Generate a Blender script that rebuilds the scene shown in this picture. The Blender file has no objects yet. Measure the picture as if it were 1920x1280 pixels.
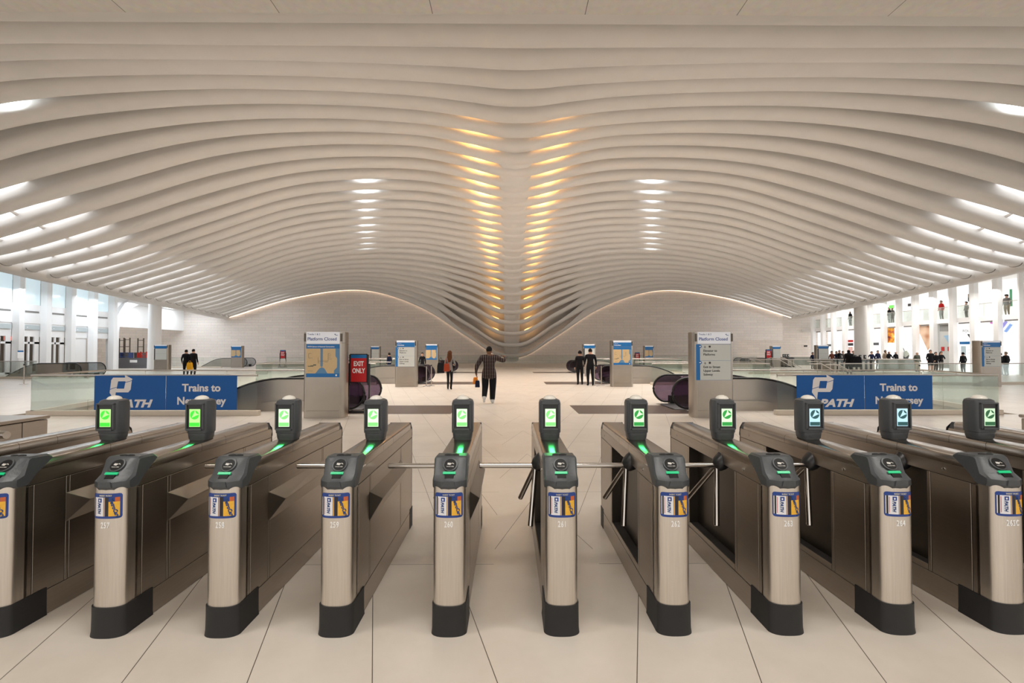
import bpy, bmesh, math, random
import numpy as np
from mathutils import Vector, Matrix, Euler
random.seed(7)
S = bpy.context.scene
C = S.collection
R = math.radians

# ---------------------------------------------------------------- camera, world, exposure, big lights
EYE = 1.70
F = 853.3
cam_d = bpy.data.cameras.new('camera'); cam_d.lens = 16.0; cam_d.sensor_width = 36.0
cam_d.clip_start = 0.05; cam_d.clip_end = 400
cam = bpy.data.objects.new('camera', cam_d); C.objects.link(cam)
cam.location = (0, 0, EYE); cam.rotation_euler = (R(90 + 1.14), 0, R(-0.4))
S.camera = cam
S.view_settings.view_transform = 'Standard'; S.view_settings.look = 'None'
S.view_settings.gamma = 1.0; S.view_settings.exposure = 1.25
S.view_settings.use_curve_mapping = False
w = bpy.data.worlds.new('hall_light'); S.world = w; w.use_nodes = True
w.node_tree.nodes['Background'].inputs['Color'].default_value = (1.0, 0.965, 0.92, 1)
w.node_tree.nodes['Background'].inputs['Strength'].default_value = 0.60
try:
    S.cycles.max_bounces = 6; S.cycles.diffuse_bounces = 4; S.cycles.glossy_bounces = 3
    S.cycles.transparent_max_bounces = 24; S.cycles.use_denoising = True
    S.cycles.sample_clamp_indirect = 6.0
except Exception:
    pass

def area(name, loc, size, power, color, direction=(0, 0, -1), size_y=None, spread=180):
    l = bpy.data.lights.new(name, 'AREA'); l.energy = power; l.color = color; l.size = size
    l.spread = R(spread)
    if size_y: l.shape = 'RECTANGLE'; l.size_y = size_y
    o = bpy.data.objects.new(name, l); C.objects.link(o); o.location = loc
    o.rotation_euler = Vector(direction).to_track_quat('-Z', 'Y').to_euler()
    return o

WARM = (1.0, 0.945, 0.89); NEUT = (1.0, 0.96, 0.91); COOL = (0.86, 0.93, 1.0)
BAY_W = 31; AISLE_W = 75; ORANGE_W = 30; SPOT_W = 10

# fill lights added under the aisle soffits to brighten the shop walls
AX = 0.3
Y0, PITCH, NR = 10.85, 1.35, 30
def ry(n): return Y0 + PITCH * n
for sx in (-1, 1):
    for y in (33, 38, 43, 48):
        area('aisle_fill', (sx * 33.6, y, 6.2), 4.0, AISLE_W, COOL if sx < 0 else NEUT, size_y=1.2)
# low ceiling above the gates: added fill lights, out of view
for sx in (-4.5, 0.3, 5.1):
    area('gate_fill', (sx, 1.2, 6.6), 2.4, 60, NEUT, size_y=1.2)

# ---------------------------------------------------------------- projecting image positions into the hall
_rot = cam.rotation_euler.to_matrix()
def ray(px, py):
    return _rot @ Vector(((px - 960) / F, (640 - py) / F, -1))
def at_y(px, py, Y):
    d = ray(px, py); t = Y / d.y
    return Vector((d.x * t, Y, EYE + d.z * t))
def at_x(px, py, X):
    d = ray(px, py); t = X / d.x
    return Vector((X, d.y * t, EYE + d.z * t))
def ground(px, py, z=0.0):
    d = ray(px, py); t = (z - EYE) / d.z
    return Vector((d.x * t, d.y * t, z))

# ---------------------------------------------------------------- materials
class N:
    """tiny wrapper so that node maths reads like arithmetic"""
    def __init__(s, t, sock): s.t = t; s.s = sock
    def _op(s, op, *a):
        n = s.t.nodes.new('ShaderNodeMath'); n.operation = op
        for i, v in enumerate((s,) + a):
            if isinstance(v, N): s.t.links.new(v.s, n.inputs[i])
            else: n.inputs[i].default_value = v
        return N(s.t, n.outputs[0])
    def __add__(s, o): return s._op('ADD', o)
    def __sub__(s, o): return s._op('SUBTRACT', o)
    def __mul__(s, o): return s._op('MULTIPLY', o)
    def fract(s): return s._op('FRACT')
    def abs(s): return s._op('ABSOLUTE')
    def lt(s, o): return s._op('LESS_THAN', o)
    def gt(s, o): return s._op('GREATER_THAN', o)
    def mx(s, o): return s._op('MAXIMUM', o)
    def mn(s, o): return s._op('MINIMUM', o)

MATS = {}
def mat(name, col, rough=0.5, metal=0.0, vary=0.0, scale=4.0, stretch=(1, 1, 1), bump=0.0, emit=None, es=0.0, spec=0.5, detail=4.0, coat=0.0):
    m = bpy.data.materials.new(name); m.use_nodes = True; t = m.node_tree
    b = t.nodes['Principled BSDF']
    b.inputs['Base Color'].default_value = (*col, 1); b.inputs['Roughness'].default_value = rough
    b.inputs['Metallic'].default_value = metal; b.inputs['Specular IOR Level'].default_value = spec
    b.inputs['Coat Weight'].default_value = coat
    if vary or bump:
        tc = t.nodes.new('ShaderNodeTexCoord'); mp = t.nodes.new('ShaderNodeMapping'); mp.inputs['Scale'].default_value = stretch
        nz = t.nodes.new('ShaderNodeTexNoise'); nz.inputs['Scale'].default_value = scale; nz.inputs['Detail'].default_value = detail
        t.links.new(tc.outputs['Object'], mp.inputs[0]); t.links.new(mp.outputs[0], nz.inputs['Vector'])
        if vary:
            mixn = t.nodes.new('ShaderNodeMix'); mixn.data_type = 'RGBA'
            mixn.inputs['A'].default_value = (*[max(0, c * (1 - vary)) for c in col], 1)
            mixn.inputs['B'].default_value = (*[min(1, c * (1 + vary)) for c in col], 1)
            t.links.new(nz.outputs['Fac'], mixn.inputs['Factor']); t.links.new(mixn.outputs['Result'], b.inputs['Base Color'])
        if bump:
            bp = t.nodes.new('ShaderNodeBump'); bp.inputs['Strength'].default_value = bump; bp.inputs['Distance'].default_value = 0.02
            t.links.new(nz.outputs['Fac'], bp.inputs['Height']); t.links.new(bp.outputs[0], b.inputs['Normal'])
    if emit:
        b.inputs['Emission Color'].default_value = (*emit, 1); b.inputs['Emission Strength'].default_value = es
    MATS[name] = m
    return m

def glass_mat(name, tint, gloss=0.08, rough=0.02):
    m = bpy.data.materials.new(name); m.use_nodes = True; t = m.node_tree; t.nodes.clear()
    o = t.nodes.new('ShaderNodeOutputMaterial'); tr = t.nodes.new('ShaderNodeBsdfTransparent'); gl = t.nodes.new('ShaderNodeBsdfGlossy')
    fr = t.nodes.new('ShaderNodeFresnel'); fr.inputs[0].default_value = 1.45; mx = t.nodes.new('ShaderNodeMixShader')
    tr.inputs[0].default_value = (*tint, 1); gl.inputs['Roughness'].default_value = rough; gl.inputs[0].default_value = (.9, .95, .93, 1)
    ad = t.nodes.new('ShaderNodeMath'); ad.operation = 'MULTIPLY'; ad.inputs[1].default_value = gloss / 0.04
    cl = t.nodes.new('ShaderNodeMath'); cl.operation = 'MINIMUM'; cl.inputs[1].default_value = 0.6
    t.links.new(fr.outputs[0], ad.inputs[0]); t.links.new(ad.outputs[0], cl.inputs[0]); t.links.new(cl.outputs[0], mx.inputs[0])
    t.links.new(tr.outputs[0], mx.inputs[1]); t.links.new(gl.outputs[0], mx.inputs[2]); t.links.new(mx.outputs[0], o.inputs[0])
    MATS[name] = m; return m

plaster = mat('white_plaster', (.70, .68, .655), .42, vary=.05, scale=1.5, bump=.12, detail=8, spec=.35)
whitep = mat('white_paint', (.88, .88, .88), .45)
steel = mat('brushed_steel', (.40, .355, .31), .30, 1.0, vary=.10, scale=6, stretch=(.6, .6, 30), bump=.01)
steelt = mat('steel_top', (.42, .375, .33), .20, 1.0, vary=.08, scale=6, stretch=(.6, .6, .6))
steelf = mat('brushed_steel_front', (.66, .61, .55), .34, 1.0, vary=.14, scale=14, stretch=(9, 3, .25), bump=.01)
steelk = mat('kiosk_steel', (.40, .36, .315), .33, 1.0, vary=.08, scale=3)
chrome = mat('polished_steel', (.55, .52, .49), .16, 1.0)
railm = mat('rail_steel', (.50, .46, .42), .3, 1.0)
black = mat('black_rubber', (.012, .012, .013), .55, vary=.3, scale=12)
blackp = mat('black_plastic', (.015, .015, .017), .35)
groove = mat('dark_groove', (.03, .027, .025), .6)
capm = mat('charcoal_plastic', (.055, .06, .065), .38, vary=.08, scale=60, bump=.05)
recessm = mat('dark_steel', (.10, .085, .07), .35, .9)
disc = mat('reader_black', (.01, .01, .01), .45, spec=.2)
greenbar = mat('green_indicator', (.01, .25, .1), .3, emit=(.0, .6, .22), es=.25)
whitet = mat('white_print', (.9, .9, .9), .5)
greyt = mat('grey_print', (.62, .6, .56), .5)
bluest = mat('sticker_blue', (.012, .05, .26), .35)
orange = mat('card_orange', (.85, .46, .04), .4, vary=.2, scale=30)
cardw = mat('card_white', (.80, .80, .84), .4)
cardb = mat('card_stripe', (.015, .012, .012), .4)
redt = mat('red_print', (.6, .03, .03), .5)
domem = mat('dome_white', (.72, .69, .62), .18, coat=.5)
bannerb = mat('banner_blue', (.0, .085, .33), .4, spec=.3)
bannert = mat('banner_lettering', (.72, .70, .70), .5)
signw = mat('sign_white', (.74, .76, .80), .35, emit=(.8, .85, 1), es=.05)
signg = mat('sign_grey', (.56, .58, .56), .4)
signb = mat('sign_blue', (.0, .14, .42), .35)
navyt = mat('navy_print', (.01, .05, .2), .5)
darkt = mat('dark_print', (.04, .04, .04), .5)
mapt = mat('map_tan', (.60, .44, .24), .5, vary=.08, scale=30)
mapb = mat('map_blue', (.10, .24, .42), .5)
mapl = mat('map_line', (.12, .13, .10), .5)
exitr = mat('exit_red', (.52, .008, .012), .45)
handm = mat('handrail_black', (.01, .01, .01), .35)
panelm = mat('escalator_panel', (.42, .38, .34), .38, .75, vary=.06, scale=2)
stonem = mat('curb_stone', (.62, .54, .45), .4, vary=.05, scale=4)
stepm = mat('step_metal', (.25, .25, .25), .35, .9)
skylight = mat('skylight_glass', (.9, .9, .9), .3, emit=(.93, .96, 1.0), es=1.5)
glass = glass_mat('balustrade_glass', (.945, .97, .96), .02)
palegl = glass_mat('pale_glass', (.72, .74, .76), .08)
purple = glass_mat('tinted_glass', (.42, .36, .44), .06)

def screen_mat(name, bg, circ, arrow=None):
    return mat(name + '_screen', (.02, .02, .02), .2, emit=bg, es=1.0), mat(name + '_roundel', (.02, .02, .02), .3, emit=circ, es=1.0)

# floor: pale stone slabs laid in a feather pattern about the hall's axis
def floor_material():
    m = bpy.data.materials.new('floor_stone'); m.use_nodes = True; t = m.node_tree; b = t.nodes['Principled BSDF']
    tc = t.nodes.new('ShaderNodeTexCoord'); sp = t.nodes.new('ShaderNodeSeparateXYZ'); t.links.new(tc.outputs['Object'], sp.inputs[0])
    X = N(t, sp.outputs[0]); Y = N(t, sp.outputs[1])
    u = (X - AX).abs()
    fam1 = u - Y * .295; fam2 = u + Y * .295
    def line(v, spacing, phase, half):
        return ((((v - phase) * (1 / spacing)) + .5).fract() - .5).abs().lt(half / spacing)
    centre = u.lt(.42) * Y.gt(3.4)
    a = line(fam1, .64, .30, .0026) * (N(t, centre.s)._op('SUBTRACT', 1.0).abs())
    c = line(fam2, .64, .30, .0026) * centre
    course = line(Y, 1.85, 3.66, .0024) * u.gt(.42)
    joint = a.mx(c).mx(course)
    nz = t.nodes.new('ShaderNodeTexNoise'); nz.inputs['Scale'].default_value = 1.1; nz.inputs['Detail'].default_value = 9
    nz.inputs['Roughness'].default_value = .62
    t.links.new(tc.outputs['Object'], nz.inputs['Vector'])
    cr = t.nodes.new('ShaderNodeValToRGB'); t.links.new(nz.outputs['Fac'], cr.inputs[0])
    cr.color_ramp.elements[0].position = .3; cr.color_ramp.elements[0].color = (.60, .54, .47, 1)
    cr.color_ramp.elements[1].position = .7; cr.color_ramp.elements[1].color = (.70, .64, .57, 1)
    mx = t.nodes.new('ShaderNodeMix'); mx.data_type = 'RGBA'; t.links.new(joint.s, mx.inputs['Factor'])
    t.links.new(cr.outputs[0], mx.inputs['A']); mx.inputs['B'].default_value = (.10, .08, .06, 1)
    t.links.new(mx.outputs['Result'], b.inputs['Base Color'])
    n2 = t.nodes.new('ShaderNodeTexNoise'); n2.inputs['Scale'].default_value = 2.4; n2.inputs['Detail'].default_value = 5
    t.links.new(tc.outputs['Object'], n2.inputs['Vector'])
    rr = N(t, n2.outputs['Fac']) * .05 + .29
    t.links.new(rr.s, b.inputs['Roughness']); b.inputs['Specular IOR Level'].default_value = .5
    return m
floorm = floor_material()
darkstone = mat('dark_stone_inlay', (.115, .085, .07), .3, vary=.1, scale=6)

def brick_material(name, c1, c2, mortar, bw, bh, axis='XZ', msize=.012):
    m = bpy.data.materials.new(name); m.use_nodes = True; t = m.node_tree; b = t.nodes['Principled BSDF']
    tc = t.nodes.new('ShaderNodeTexCoord'); sp = t.nodes.new('ShaderNodeSeparateXYZ'); cb = t.nodes.new('ShaderNodeCombineXYZ')
    t.links.new(tc.outputs['Object'], sp.inputs[0]); t.links.new(sp.outputs[0], cb.inputs[0]); t.links.new(sp.outputs[2], cb.inputs[1])
    br = t.nodes.new('ShaderNodeTexBrick'); t.links.new(cb.outputs[0], br.inputs['Vector'])
    br.inputs['Color1'].default_value = (*c1, 1); br.inputs['Color2'].default_value = (*c2, 1); br.inputs['Mortar'].default_value = (*mortar, 1)
    br.inputs['Scale'].default_value = 1; br.inputs['Mortar Size'].default_value = msize; br.inputs['Brick Width'].default_value = bw; br.inputs['Row Height'].default_value = bh
    nz = t.nodes.new('ShaderNodeTexNoise'); nz.inputs['Scale'].default_value = 9; nz.inputs['Detail'].default_value = 6
    t.links.new(tc.outputs['Object'], nz.inputs['Vector'])
    mx = t.nodes.new('ShaderNodeMix'); mx.data_type = 'RGBA'; mx.blend_type = 'OVERLAY'; mx.inputs['Factor'].default_value = .35
    t.links.new(br.outputs['Color'], mx.inputs['A']); t.links.new(nz.outputs['Color'], mx.inputs['B'])
    hs = t.nodes.new('ShaderNodeHueSaturation'); hs.inputs['Saturation'].default_value = .75; t.links.new(mx.outputs['Result'], hs.inputs['Color'])
    t.links.new(hs.outputs[0], b.inputs['Base Color']); b.inputs['Roughness'].default_value = .6
    return m
tilewall = brick_material('wall_tile', (.80, .71, .64), (.73, .65, .585), (.56, .50, .445), 1.5, .30, msize=.009)

# ---------------------------------------------------------------- mesh helpers
class M:
    def __init__(s): s.v = []; s.f = []; s.mi = []
    def add(s, vs, fs, mi=0, mtx=None):
        o = len(s.v)
        s.v += [tuple(mtx @ Vector(p)) if mtx else tuple(p) for p in vs]
        s.f += [tuple(i + o for i in f) for f in fs]; s.mi += [mi] * len(fs); return s
    def box(s, x0, x1, y0, y1, z0, z1, mi=0, mtx=None):
        if x0 > x1: x0, x1 = x1, x0
        if y0 > y1: y0, y1 = y1, y0
        if z0 > z1: z0, z1 = z1, z0
        vs = [(x, y, z) for z in (z0, z1) for y in (y0, y1) for x in (x0, x1)]
        return s.add(vs, [(0, 2, 3, 1), (4, 5, 7, 6), (0, 1, 5, 4), (2, 6, 7, 3), (0, 4, 6, 2), (1, 3, 7, 5)], mi, mtx)
    def prism(s, pts, a, b, axis='x', mi=0, mtx=None):
        """pts: outline in the two other axes (in axis order), swept from a to b"""
        def mk(p, t):
            return {'x': (t, p[0], p[1]), 'y': (p[0], t, p[1]), 'z': (p[0], p[1], t)}[axis]
        n = len(pts); vs = [mk(p, a) for p in pts] + [mk(p, b) for p in pts]
        fs = [tuple(range(n))[::-1], tuple(range(n, 2 * n))] + [(i, (i + 1) % n, n + (i + 1) % n, n + i) for i in range(n)]
        return s.add(vs, fs, mi, mtx)
    def loft(s, rings, closed=True, cap=True, mi=0, mtx=None):
        n = len(rings[0]); vs = [p for r in rings for p in r]; fs = []
        for k in range(len(rings) - 1):
            for i in range(n if closed else n - 1):
                j = (i + 1) % n
                fs.append((k * n + i, k * n + j, (k + 1) * n + j, (k + 1) * n + i))
        if cap and closed:
            fs.append(tuple(range(n))[::-1]); fs.append(tuple((len(rings) - 1) * n + i for i in range(n)))
        return s.add(vs, fs, mi, mtx)
    def tube(s, path, r, seg=10, mi=0, mtx=None, flat=1.0):
        P = [Vector(p) for p in path]; rings = []
        rs = r if isinstance(r, (list, tuple)) else [r] * len(P)
        up = Vector((0, 0, 1))
        for i, p in enumerate(P):
            d = (P[min(i + 1, len(P) - 1)] - P[max(i - 1, 0)]).normalized()
            a = d.cross(up)
            if a.length < 1e-3: a = d.cross(Vector((0, 1, 0)))
            a.normalize(); b = a.cross(d).normalized()
            rings.append([tuple(p + a * math.cos(t) * rs[i] + b * math.sin(t) * rs[i] * flat) for t in [2 * math.pi * k / seg for k in range(seg)]])
        return s.loft(rings, mi=mi, mtx=mtx)
    def lathe(s, prof, cx=0, cy=0, seg=24, mi=0, mtx=None):
        rings = [[(cx + r * math.cos(2 * math.pi * k / seg), cy + r * math.sin(2 * math.pi * k / seg), z) for k in range(seg)] for r, z in prof]
        return s.loft(rings, mi=mi, mtx=mtx)
    def build(s, name, mats, parent=None, smooth=False, bevel=0, bseg=2, loc=None, rotz=0, angle=40):
        me = bpy.data.meshes.new(name); me.from_pydata(s.v, [], s.f)
        for m in (mats if isinstance(mats, (list, tuple)) else [mats]): me.materials.append(m)
        for p, i in zip(me.polygons, s.mi): p.material_index = i
        bm = bmesh.new(); bm.from_mesh(me); bmesh.ops.recalc_face_normals(bm, faces=bm.faces); bm.to_mesh(me); bm.free()
        if smooth:
            me.polygons.foreach_set('use_smooth', [True] * len(me.polygons))
            try: me.set_sharp_from_angle(angle=R(angle))
            except Exception: pass
        me.update()
        o = bpy.data.objects.new(name, me); C.objects.link(o)
        if parent: o.parent = parent
        if loc: o.location = loc
        if rotz: o.rotation_euler.z = rotz
        if bevel:
            b = o.modifiers.new('bevel', 'BEVEL'); b.width = bevel; b.segments = bseg; b.limit_method = 'ANGLE'; b.angle_limit = R(35)
        return o

def empty(name, loc=(0, 0, 0), rotz=0, label=None, cat=None, group=None):
    o = bpy.data.objects.new(name, None); C.objects.link(o); o.location = loc; o.rotation_euler.z = rotz
    o.empty_display_size = .2
    return tag(o, label, cat, group)
def tag(o, label=None, cat=None, group=None, kind=None):
    if label: o['label'] = label
    if cat: o['category'] = cat
    if group: o['group'] = group
    if kind: o['kind'] = kind
    return o
def struct(o): o['kind'] = 'structure'; return o
def copy_tree(o, parent=None):
    c = o.copy(); C.objects.link(c)
    if parent: c.parent = parent
    for ch in o.children: copy_tree(ch, c)
    return c

FONT = None
def text_mesh(s, size, bold=0.0, shear=0.0, align='LEFT', ext=.0015, spacing=1.0):
    cu = bpy.data.curves.new('t', 'FONT'); cu.body = s; cu.size = size; cu.offset = bold * size; cu.shear = shear
    cu.align_x = align; cu.extrude = ext; cu.resolution_u = 3; cu.space_character = spacing
    o = bpy.data.objects.new('t', cu); C.objects.link(o)
    dg = bpy.context.evaluated_depsgraph_get(); me = bpy.data.meshes.new_from_object(o.evaluated_get(dg))
    bpy.data.objects.remove(o); bpy.data.curves.remove(cu)
    return me
def text(s, size, m, loc, parent=None, name='lettering', facing='front', bold=0.0, shear=0.0, align='LEFT', sx=1.0, roll=0, wrap=None, spacing=1.0):
    """lettering standing upright; facing 'front' reads from -Y, 'left' reads from -X, 'right' reads from +X"""
    me = text_mesh(s, size, bold, shear, align, spacing=spacing)
    rz = {'front': 0, 'left': -90, 'right': 90}[facing]
    mt = Matrix.Translation(loc) @ Matrix.Rotation(R(rz), 4, 'Z') @ Matrix.Rotation(R(90), 4, 'X') @ Matrix.Rotation(R(roll), 4, 'Z') @ Matrix.Diagonal((sx, 1, 1, 1))
    me.transform(mt)
    if wrap:
        for v in me.vertices: v.co.y = wrap(v.co.x) + (v.co.y - loc[1])
    me.materials.clear(); me.materials.append(m)
    o = bpy.data.objects.new(name, me); C.objects.link(o)
    if parent: o.parent = parent
    return o
def panel(x0, x1, z0, z1, y, m, parent, name, th=.004):
    return M().box(x0, x1, y, y + th, z0, z1).build(name, m, parent)

# ================================================================ THE SETTING
# ---- floor with the escalator pits cut out
PITS = []
for yy in (12.1, 22.7, 34.2):
    PITS.append((-13.1, -6.9, yy, yy + 2.85)); PITS.append((7.5, 13.6, yy, yy + 2.85))
PITS.append((-34.0, -29.0, 27.9, 29.9))
xs = sorted({-60, -6.9, 7.5, 60} | {v for p in PITS for v in p[:2]}); ys = sorted({-12, 62} | {v for p in PITS for v in p[2:]})
fl = M()
for i in range(len(xs) - 1):
    for j in range(len(ys) - 1):
        cx, cy = (xs[i] + xs[i + 1]) / 2, (ys[j] + ys[j + 1]) / 2
        if any(a < cx < b and c < cy < d for a, b, c, d in PITS): continue
        fl.add([(xs[i], ys[j], 0), (xs[i + 1], ys[j], 0), (xs[i + 1], ys[j + 1], 0), (xs[i], ys[j + 1], 0)], [(0, 1, 2, 3)])
floor = struct(fl.build('floor', floorm))
pw = M()
for a, b, c, d in PITS:
    zb = -3.6
    pw.add([(a, c, 0), (b, c, 0), (b, c, zb), (a, c, zb)], [(0, 1, 2, 3)]); pw.add([(a, d, 0), (b, d, 0), (b, d, zb), (a, d, zb)], [(3, 2, 1, 0)])
    pw.add([(a, c, 0), (a, d, 0), (a, d, zb), (a, c, zb)], [(3, 2, 1, 0)]); pw.add([(b, c, 0), (b, d, 0), (b, d, zb), (b, c, zb)], [(0, 1, 2, 3)])
    pw.add([(a, c, zb), (b, c, zb), (b, d, zb), (a, d, zb)], [(0, 1, 2, 3)])
pw.build('pit_lining', stonem, floor)
inl = M()
for yy in (12.25, 22.9, 34.4):
    for s in (-1, 1):
        a = 0.16 + s * 1.72; b = 0.16 + s * 4.9
        inl.box(a, b, yy, yy + 1.9, 0.0005, 0.003)
inl.build('dark_stone_band', darkstone, floor)

# ---- the ribbed vault
COLS = [0, 200, 400, 555, 695, 800, 880, 940, 960]
T = [[69, 70, 72, 73, 74, 75.5, 76.5, 78, 78], [97, 97, 98, 101, 106, 111, 116, 120, 121], [144, 135, 133, 136, 141, 146, 151, 157, 158],
     [180, 163, 156, 159, 165, 173, 184, 192, 193], [232, 204, 190, 189, 193, 202, 214, 225, 226], [291, 245, 221, 216, 221, 229.5, 240, 252, 254],
     [348, 294, 254, 243, 243.6, 251, 265, 279, 281], [397, 343, 287, 269, 266.7, 272.6, 290, 304, 306], [442, 383, 324, 297, 290, 294, 312, 328, 330],
     [481, 419, 356, 321, 312, 318, 334, 349, 351], [511, 450, 386, 343.5, 333.6, 338, 353, 368, 369], [None, 477, 412, 366, 354, 357.5, 372, 385, 386],
     [None, 500, 433, 386, 373, 376, 390, 402.5, 404], [None, 518, 451, 402.5, 390, 392, 405, 417, 419], [None, None, 468, 419, 405, 407, 419, 431, 433],
     [None, None, 484, 435, 419, 421, 433, 445, 446], [None, None, 499, 449, 432, 433, 446, 459, 461], [None, None, 513, 460, 444, 445.6, 458, 472, 474],
     [None, None, 525, 471, 454, 455.5, 470, 485, 487], [None, None, 536, 483, 464, 466, 482, 496, 499], [None, None, 546, 494, 474, 477, 494, 509, 511],
     [None, None, 555, 502, 484, 490, 506, 522, 524], [None, None, 563, 510, 494, 501, 519, 537, 540], [None, None, 571, 517.5, 502, 512, 532, 554, 556],
     [None, None, 578, 525, 511, 523, 545, 570, 572], [None, None, 584, 532, 519, 534, 561, 587, 589], [None, None, None, 538.5, 526, 545, 577, 607, 609],
     [None, None, None, 545, 533, 556, 594, 627, 629], [None, None, None, 551, 540, 568, 613, 650, 652], [None, None, None, 557, 546, 582, 634, 669, 671]]
ENDS = [(44, 514), (89, 524), (129, 532.5), (162, 540), (194, 546), (221, 552.5), (246, 559), (267, 564), (287, 567.5), (307, 571), (324, 575), (339, 579),
        (354, 581), (367, 584.5), (379, 587.5), (390, 590), (400, 592), (411, 595), (422, 596)]
NU = 73
UF = []            # normalised positions along a half rib, denser towards the spine
for i in range(NU):
    UF.append((i / (NU - 1)) ** 1.25)
HALF = []; ZR = np.zeros((NR, NU))
for n in range(NR):
    Y = ry(n); pts = []
    for c, y in zip(COLS, T[n]):
        if y is None: continue
        p = at_y(c, y, Y); uu = abs(p.x - AX)
        if c == 960: uu = 0.0
        pts.append((uu, p.z))
    if n >= 11:
        p = at_y(*ENDS[n - 11], Y); ue, ze = abs(p.x - AX), p.z
    else:
        ue, ze = 27.6, 6.1 + .05 * (11 - n)
        pts = [q for q in pts if q[0] < ue - 1.5]
    HALF.append(ue); pts.append((ue, ze)); pts.sort()
    us = np.array([-pts[1][0]] + [q[0] for q in pts]); zs = np.array([pts[1][1]] + [q[1] for q in pts])
    d = np.zeros(len(us))
    for i in range(len(us)):
        if i == 0 or i == len(us) - 1:
            a, b = (0, 1) if i == 0 else (-2, -1); d[i] = (zs[b] - zs[a]) / (us[b] - us[a])
        else:
            h0, h1 = us[i] - us[i - 1], us[i + 1] - us[i]
            d[i] = ((zs[i] - zs[i - 1]) / h0 * h1 + (zs[i + 1] - zs[i]) / h1 * h0) / (h0 + h1)
    for k, t in enumerate(UF):
        x = t * ue; i = min(max(np.searchsorted(us, x) - 1, 0), len(us) - 2); h = us[i + 1] - us[i]; q = (x - us[i]) / h
        ZR[n, k] = (2 * q**3 - 3 * q**2 + 1) * zs[i] + (q**3 - 2 * q**2 + q) * h * d[i] + (-2 * q**3 + 3 * q**2) * zs[i + 1] + (q**3 - q**2) * h * d[i + 1]
Z2 = ZR.copy(); Z2[1:-1] = (ZR[:-2] + 2 * ZR[1:-1] + ZR[2:]) / 4; ZR = Z2
def zrib(n, x):
    u = min(abs(x - AX), HALF[n] * .9999) / HALF[n]
    k = u ** (1 / 1.25) * (NU - 1); i = int(k); q = k - i
    return float(ZR[n, i] * (1 - q) + ZR[n, min(i + 1, NU - 1)] * q)
def sm(a, b, x):
    t = min(max((x - a) / (b - a), 0), 1); return t * t * (3 - 2 * t)
def sheet_h(n, u):                       # height of the closed soffit above the rib's keel
    return 1.05 - .50 * sm(13, 24, u)
def rib_h(n, u):
    h = sheet_h(n, u) + .12
    if n >= 17:                          # far ribs come free of the soffit beside the spine
        h -= (h - .42) * (1 - sm(5, 10, u)) * sm(16, 21, n)
    return h
ceiling = struct(empty('ceiling'))
PROF = [(-.50, 1.0), (-.49, .66), (-.45, .40), (-.36, .19), (-.20, .05), (0, 0), (.20, .05), (.36, .19), (.45, .40), (.49, .66), (.50, 1.0)]
SPINE = .80
for n in range(NR):
    rings = []
    sides = [(-1, i) for i in range(NU - 1, 0, -1)] + [(1, i) for i in range(NU)]
    for sg, i in sides:
        u = UF[i] * HALF[n]; x = AX + sg * u; z = ZR[n, i]; h = rib_h(n, u)
        wv = 1.0 - .22 * sm(18, 28, u)
        if n == NR - 1: wv *= 1.0
        rings.append([(x, ry(n) + a * wv, z + (b * .42 if b < .7 else h) if b < .7 else z + h) for a, b in PROF])
    M().loft(rings).build('rib', plaster, ceiling, smooth=True, angle=50)
for n in range(9, NR):
    for sg in (-1, 1):
        u = HALF[n] - .5; x = AX + sg * u; z = zrib(n, x); wv = 1.0 - .22 * sm(18, 28, u)
        M().tube([(x, ry(n) + a * wv * 1.01, z + b * .42 - .006) for a, b in PROF[2:9]], .014, 5).build('rib_joint', groove, ceiling)
# soffit between the ribs (closed part), skylight strips towards the sides
sk0 = lambda n: 20.6 + 2.6 * min(n, 24) / 14 - 1.0 + 4.5 * (1 - sm(4, 7, n))
so = M(); sky = M()
rowsY = [Y0 - 2.6] + [ry(n) for n in range(NR)] + [ry(NR - 1) + 1.2]
def srow(k): return min(max(k - 1, 0), NR - 1)
KS = 60
for sg in (-1, 1):
    grid = []; gsky = []
    for k, Y in enumerate(rowsY):
        n = srow(k); lim = min(sk0(n), HALF[n] - 3.2); row = []; row2 = []
        for j in range(KS + 1):
            u = SPINE * .8 + (lim - SPINE * .8) * (j / KS) ** 1.2; x = AX + sg * u
            row.append((x, Y, zrib(n, x) + sheet_h(n, u)))
        for j in range(13):
            u = lim + (HALF[n] + .3 - lim) * j / 12; x = AX + sg * u
            row2.append((x, Y, zrib(n, AX + sg * min(u, HALF[n])) + sheet_h(n, u) * (1 - .0 * j)))
        grid.append(row); gsky.append(row2)
    so.loft(grid, closed=False); sky.loft(gsky, closed=False)
so.build('soffit', plaster, ceiling, smooth=True)
sky.build('skylight', skylight, ceiling, smooth=True)
# glazing bars carrying the skylights
gb = M()
for sg in (-1, 1):
    for frac in (.33, .66):
        path = []
        for n in range(4, NR):
            lim = min(sk0(n), HALF[n] - 3.2); u = lim + (HALF[n] - lim) * frac; x = AX + sg * u
            path.append((x, ry(n), zrib(n, x) + sheet_h(n, u) - .08))
        gb.tube(path, .09, 6)
gb.build('glazing_bar', plaster, ceiling)
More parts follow.
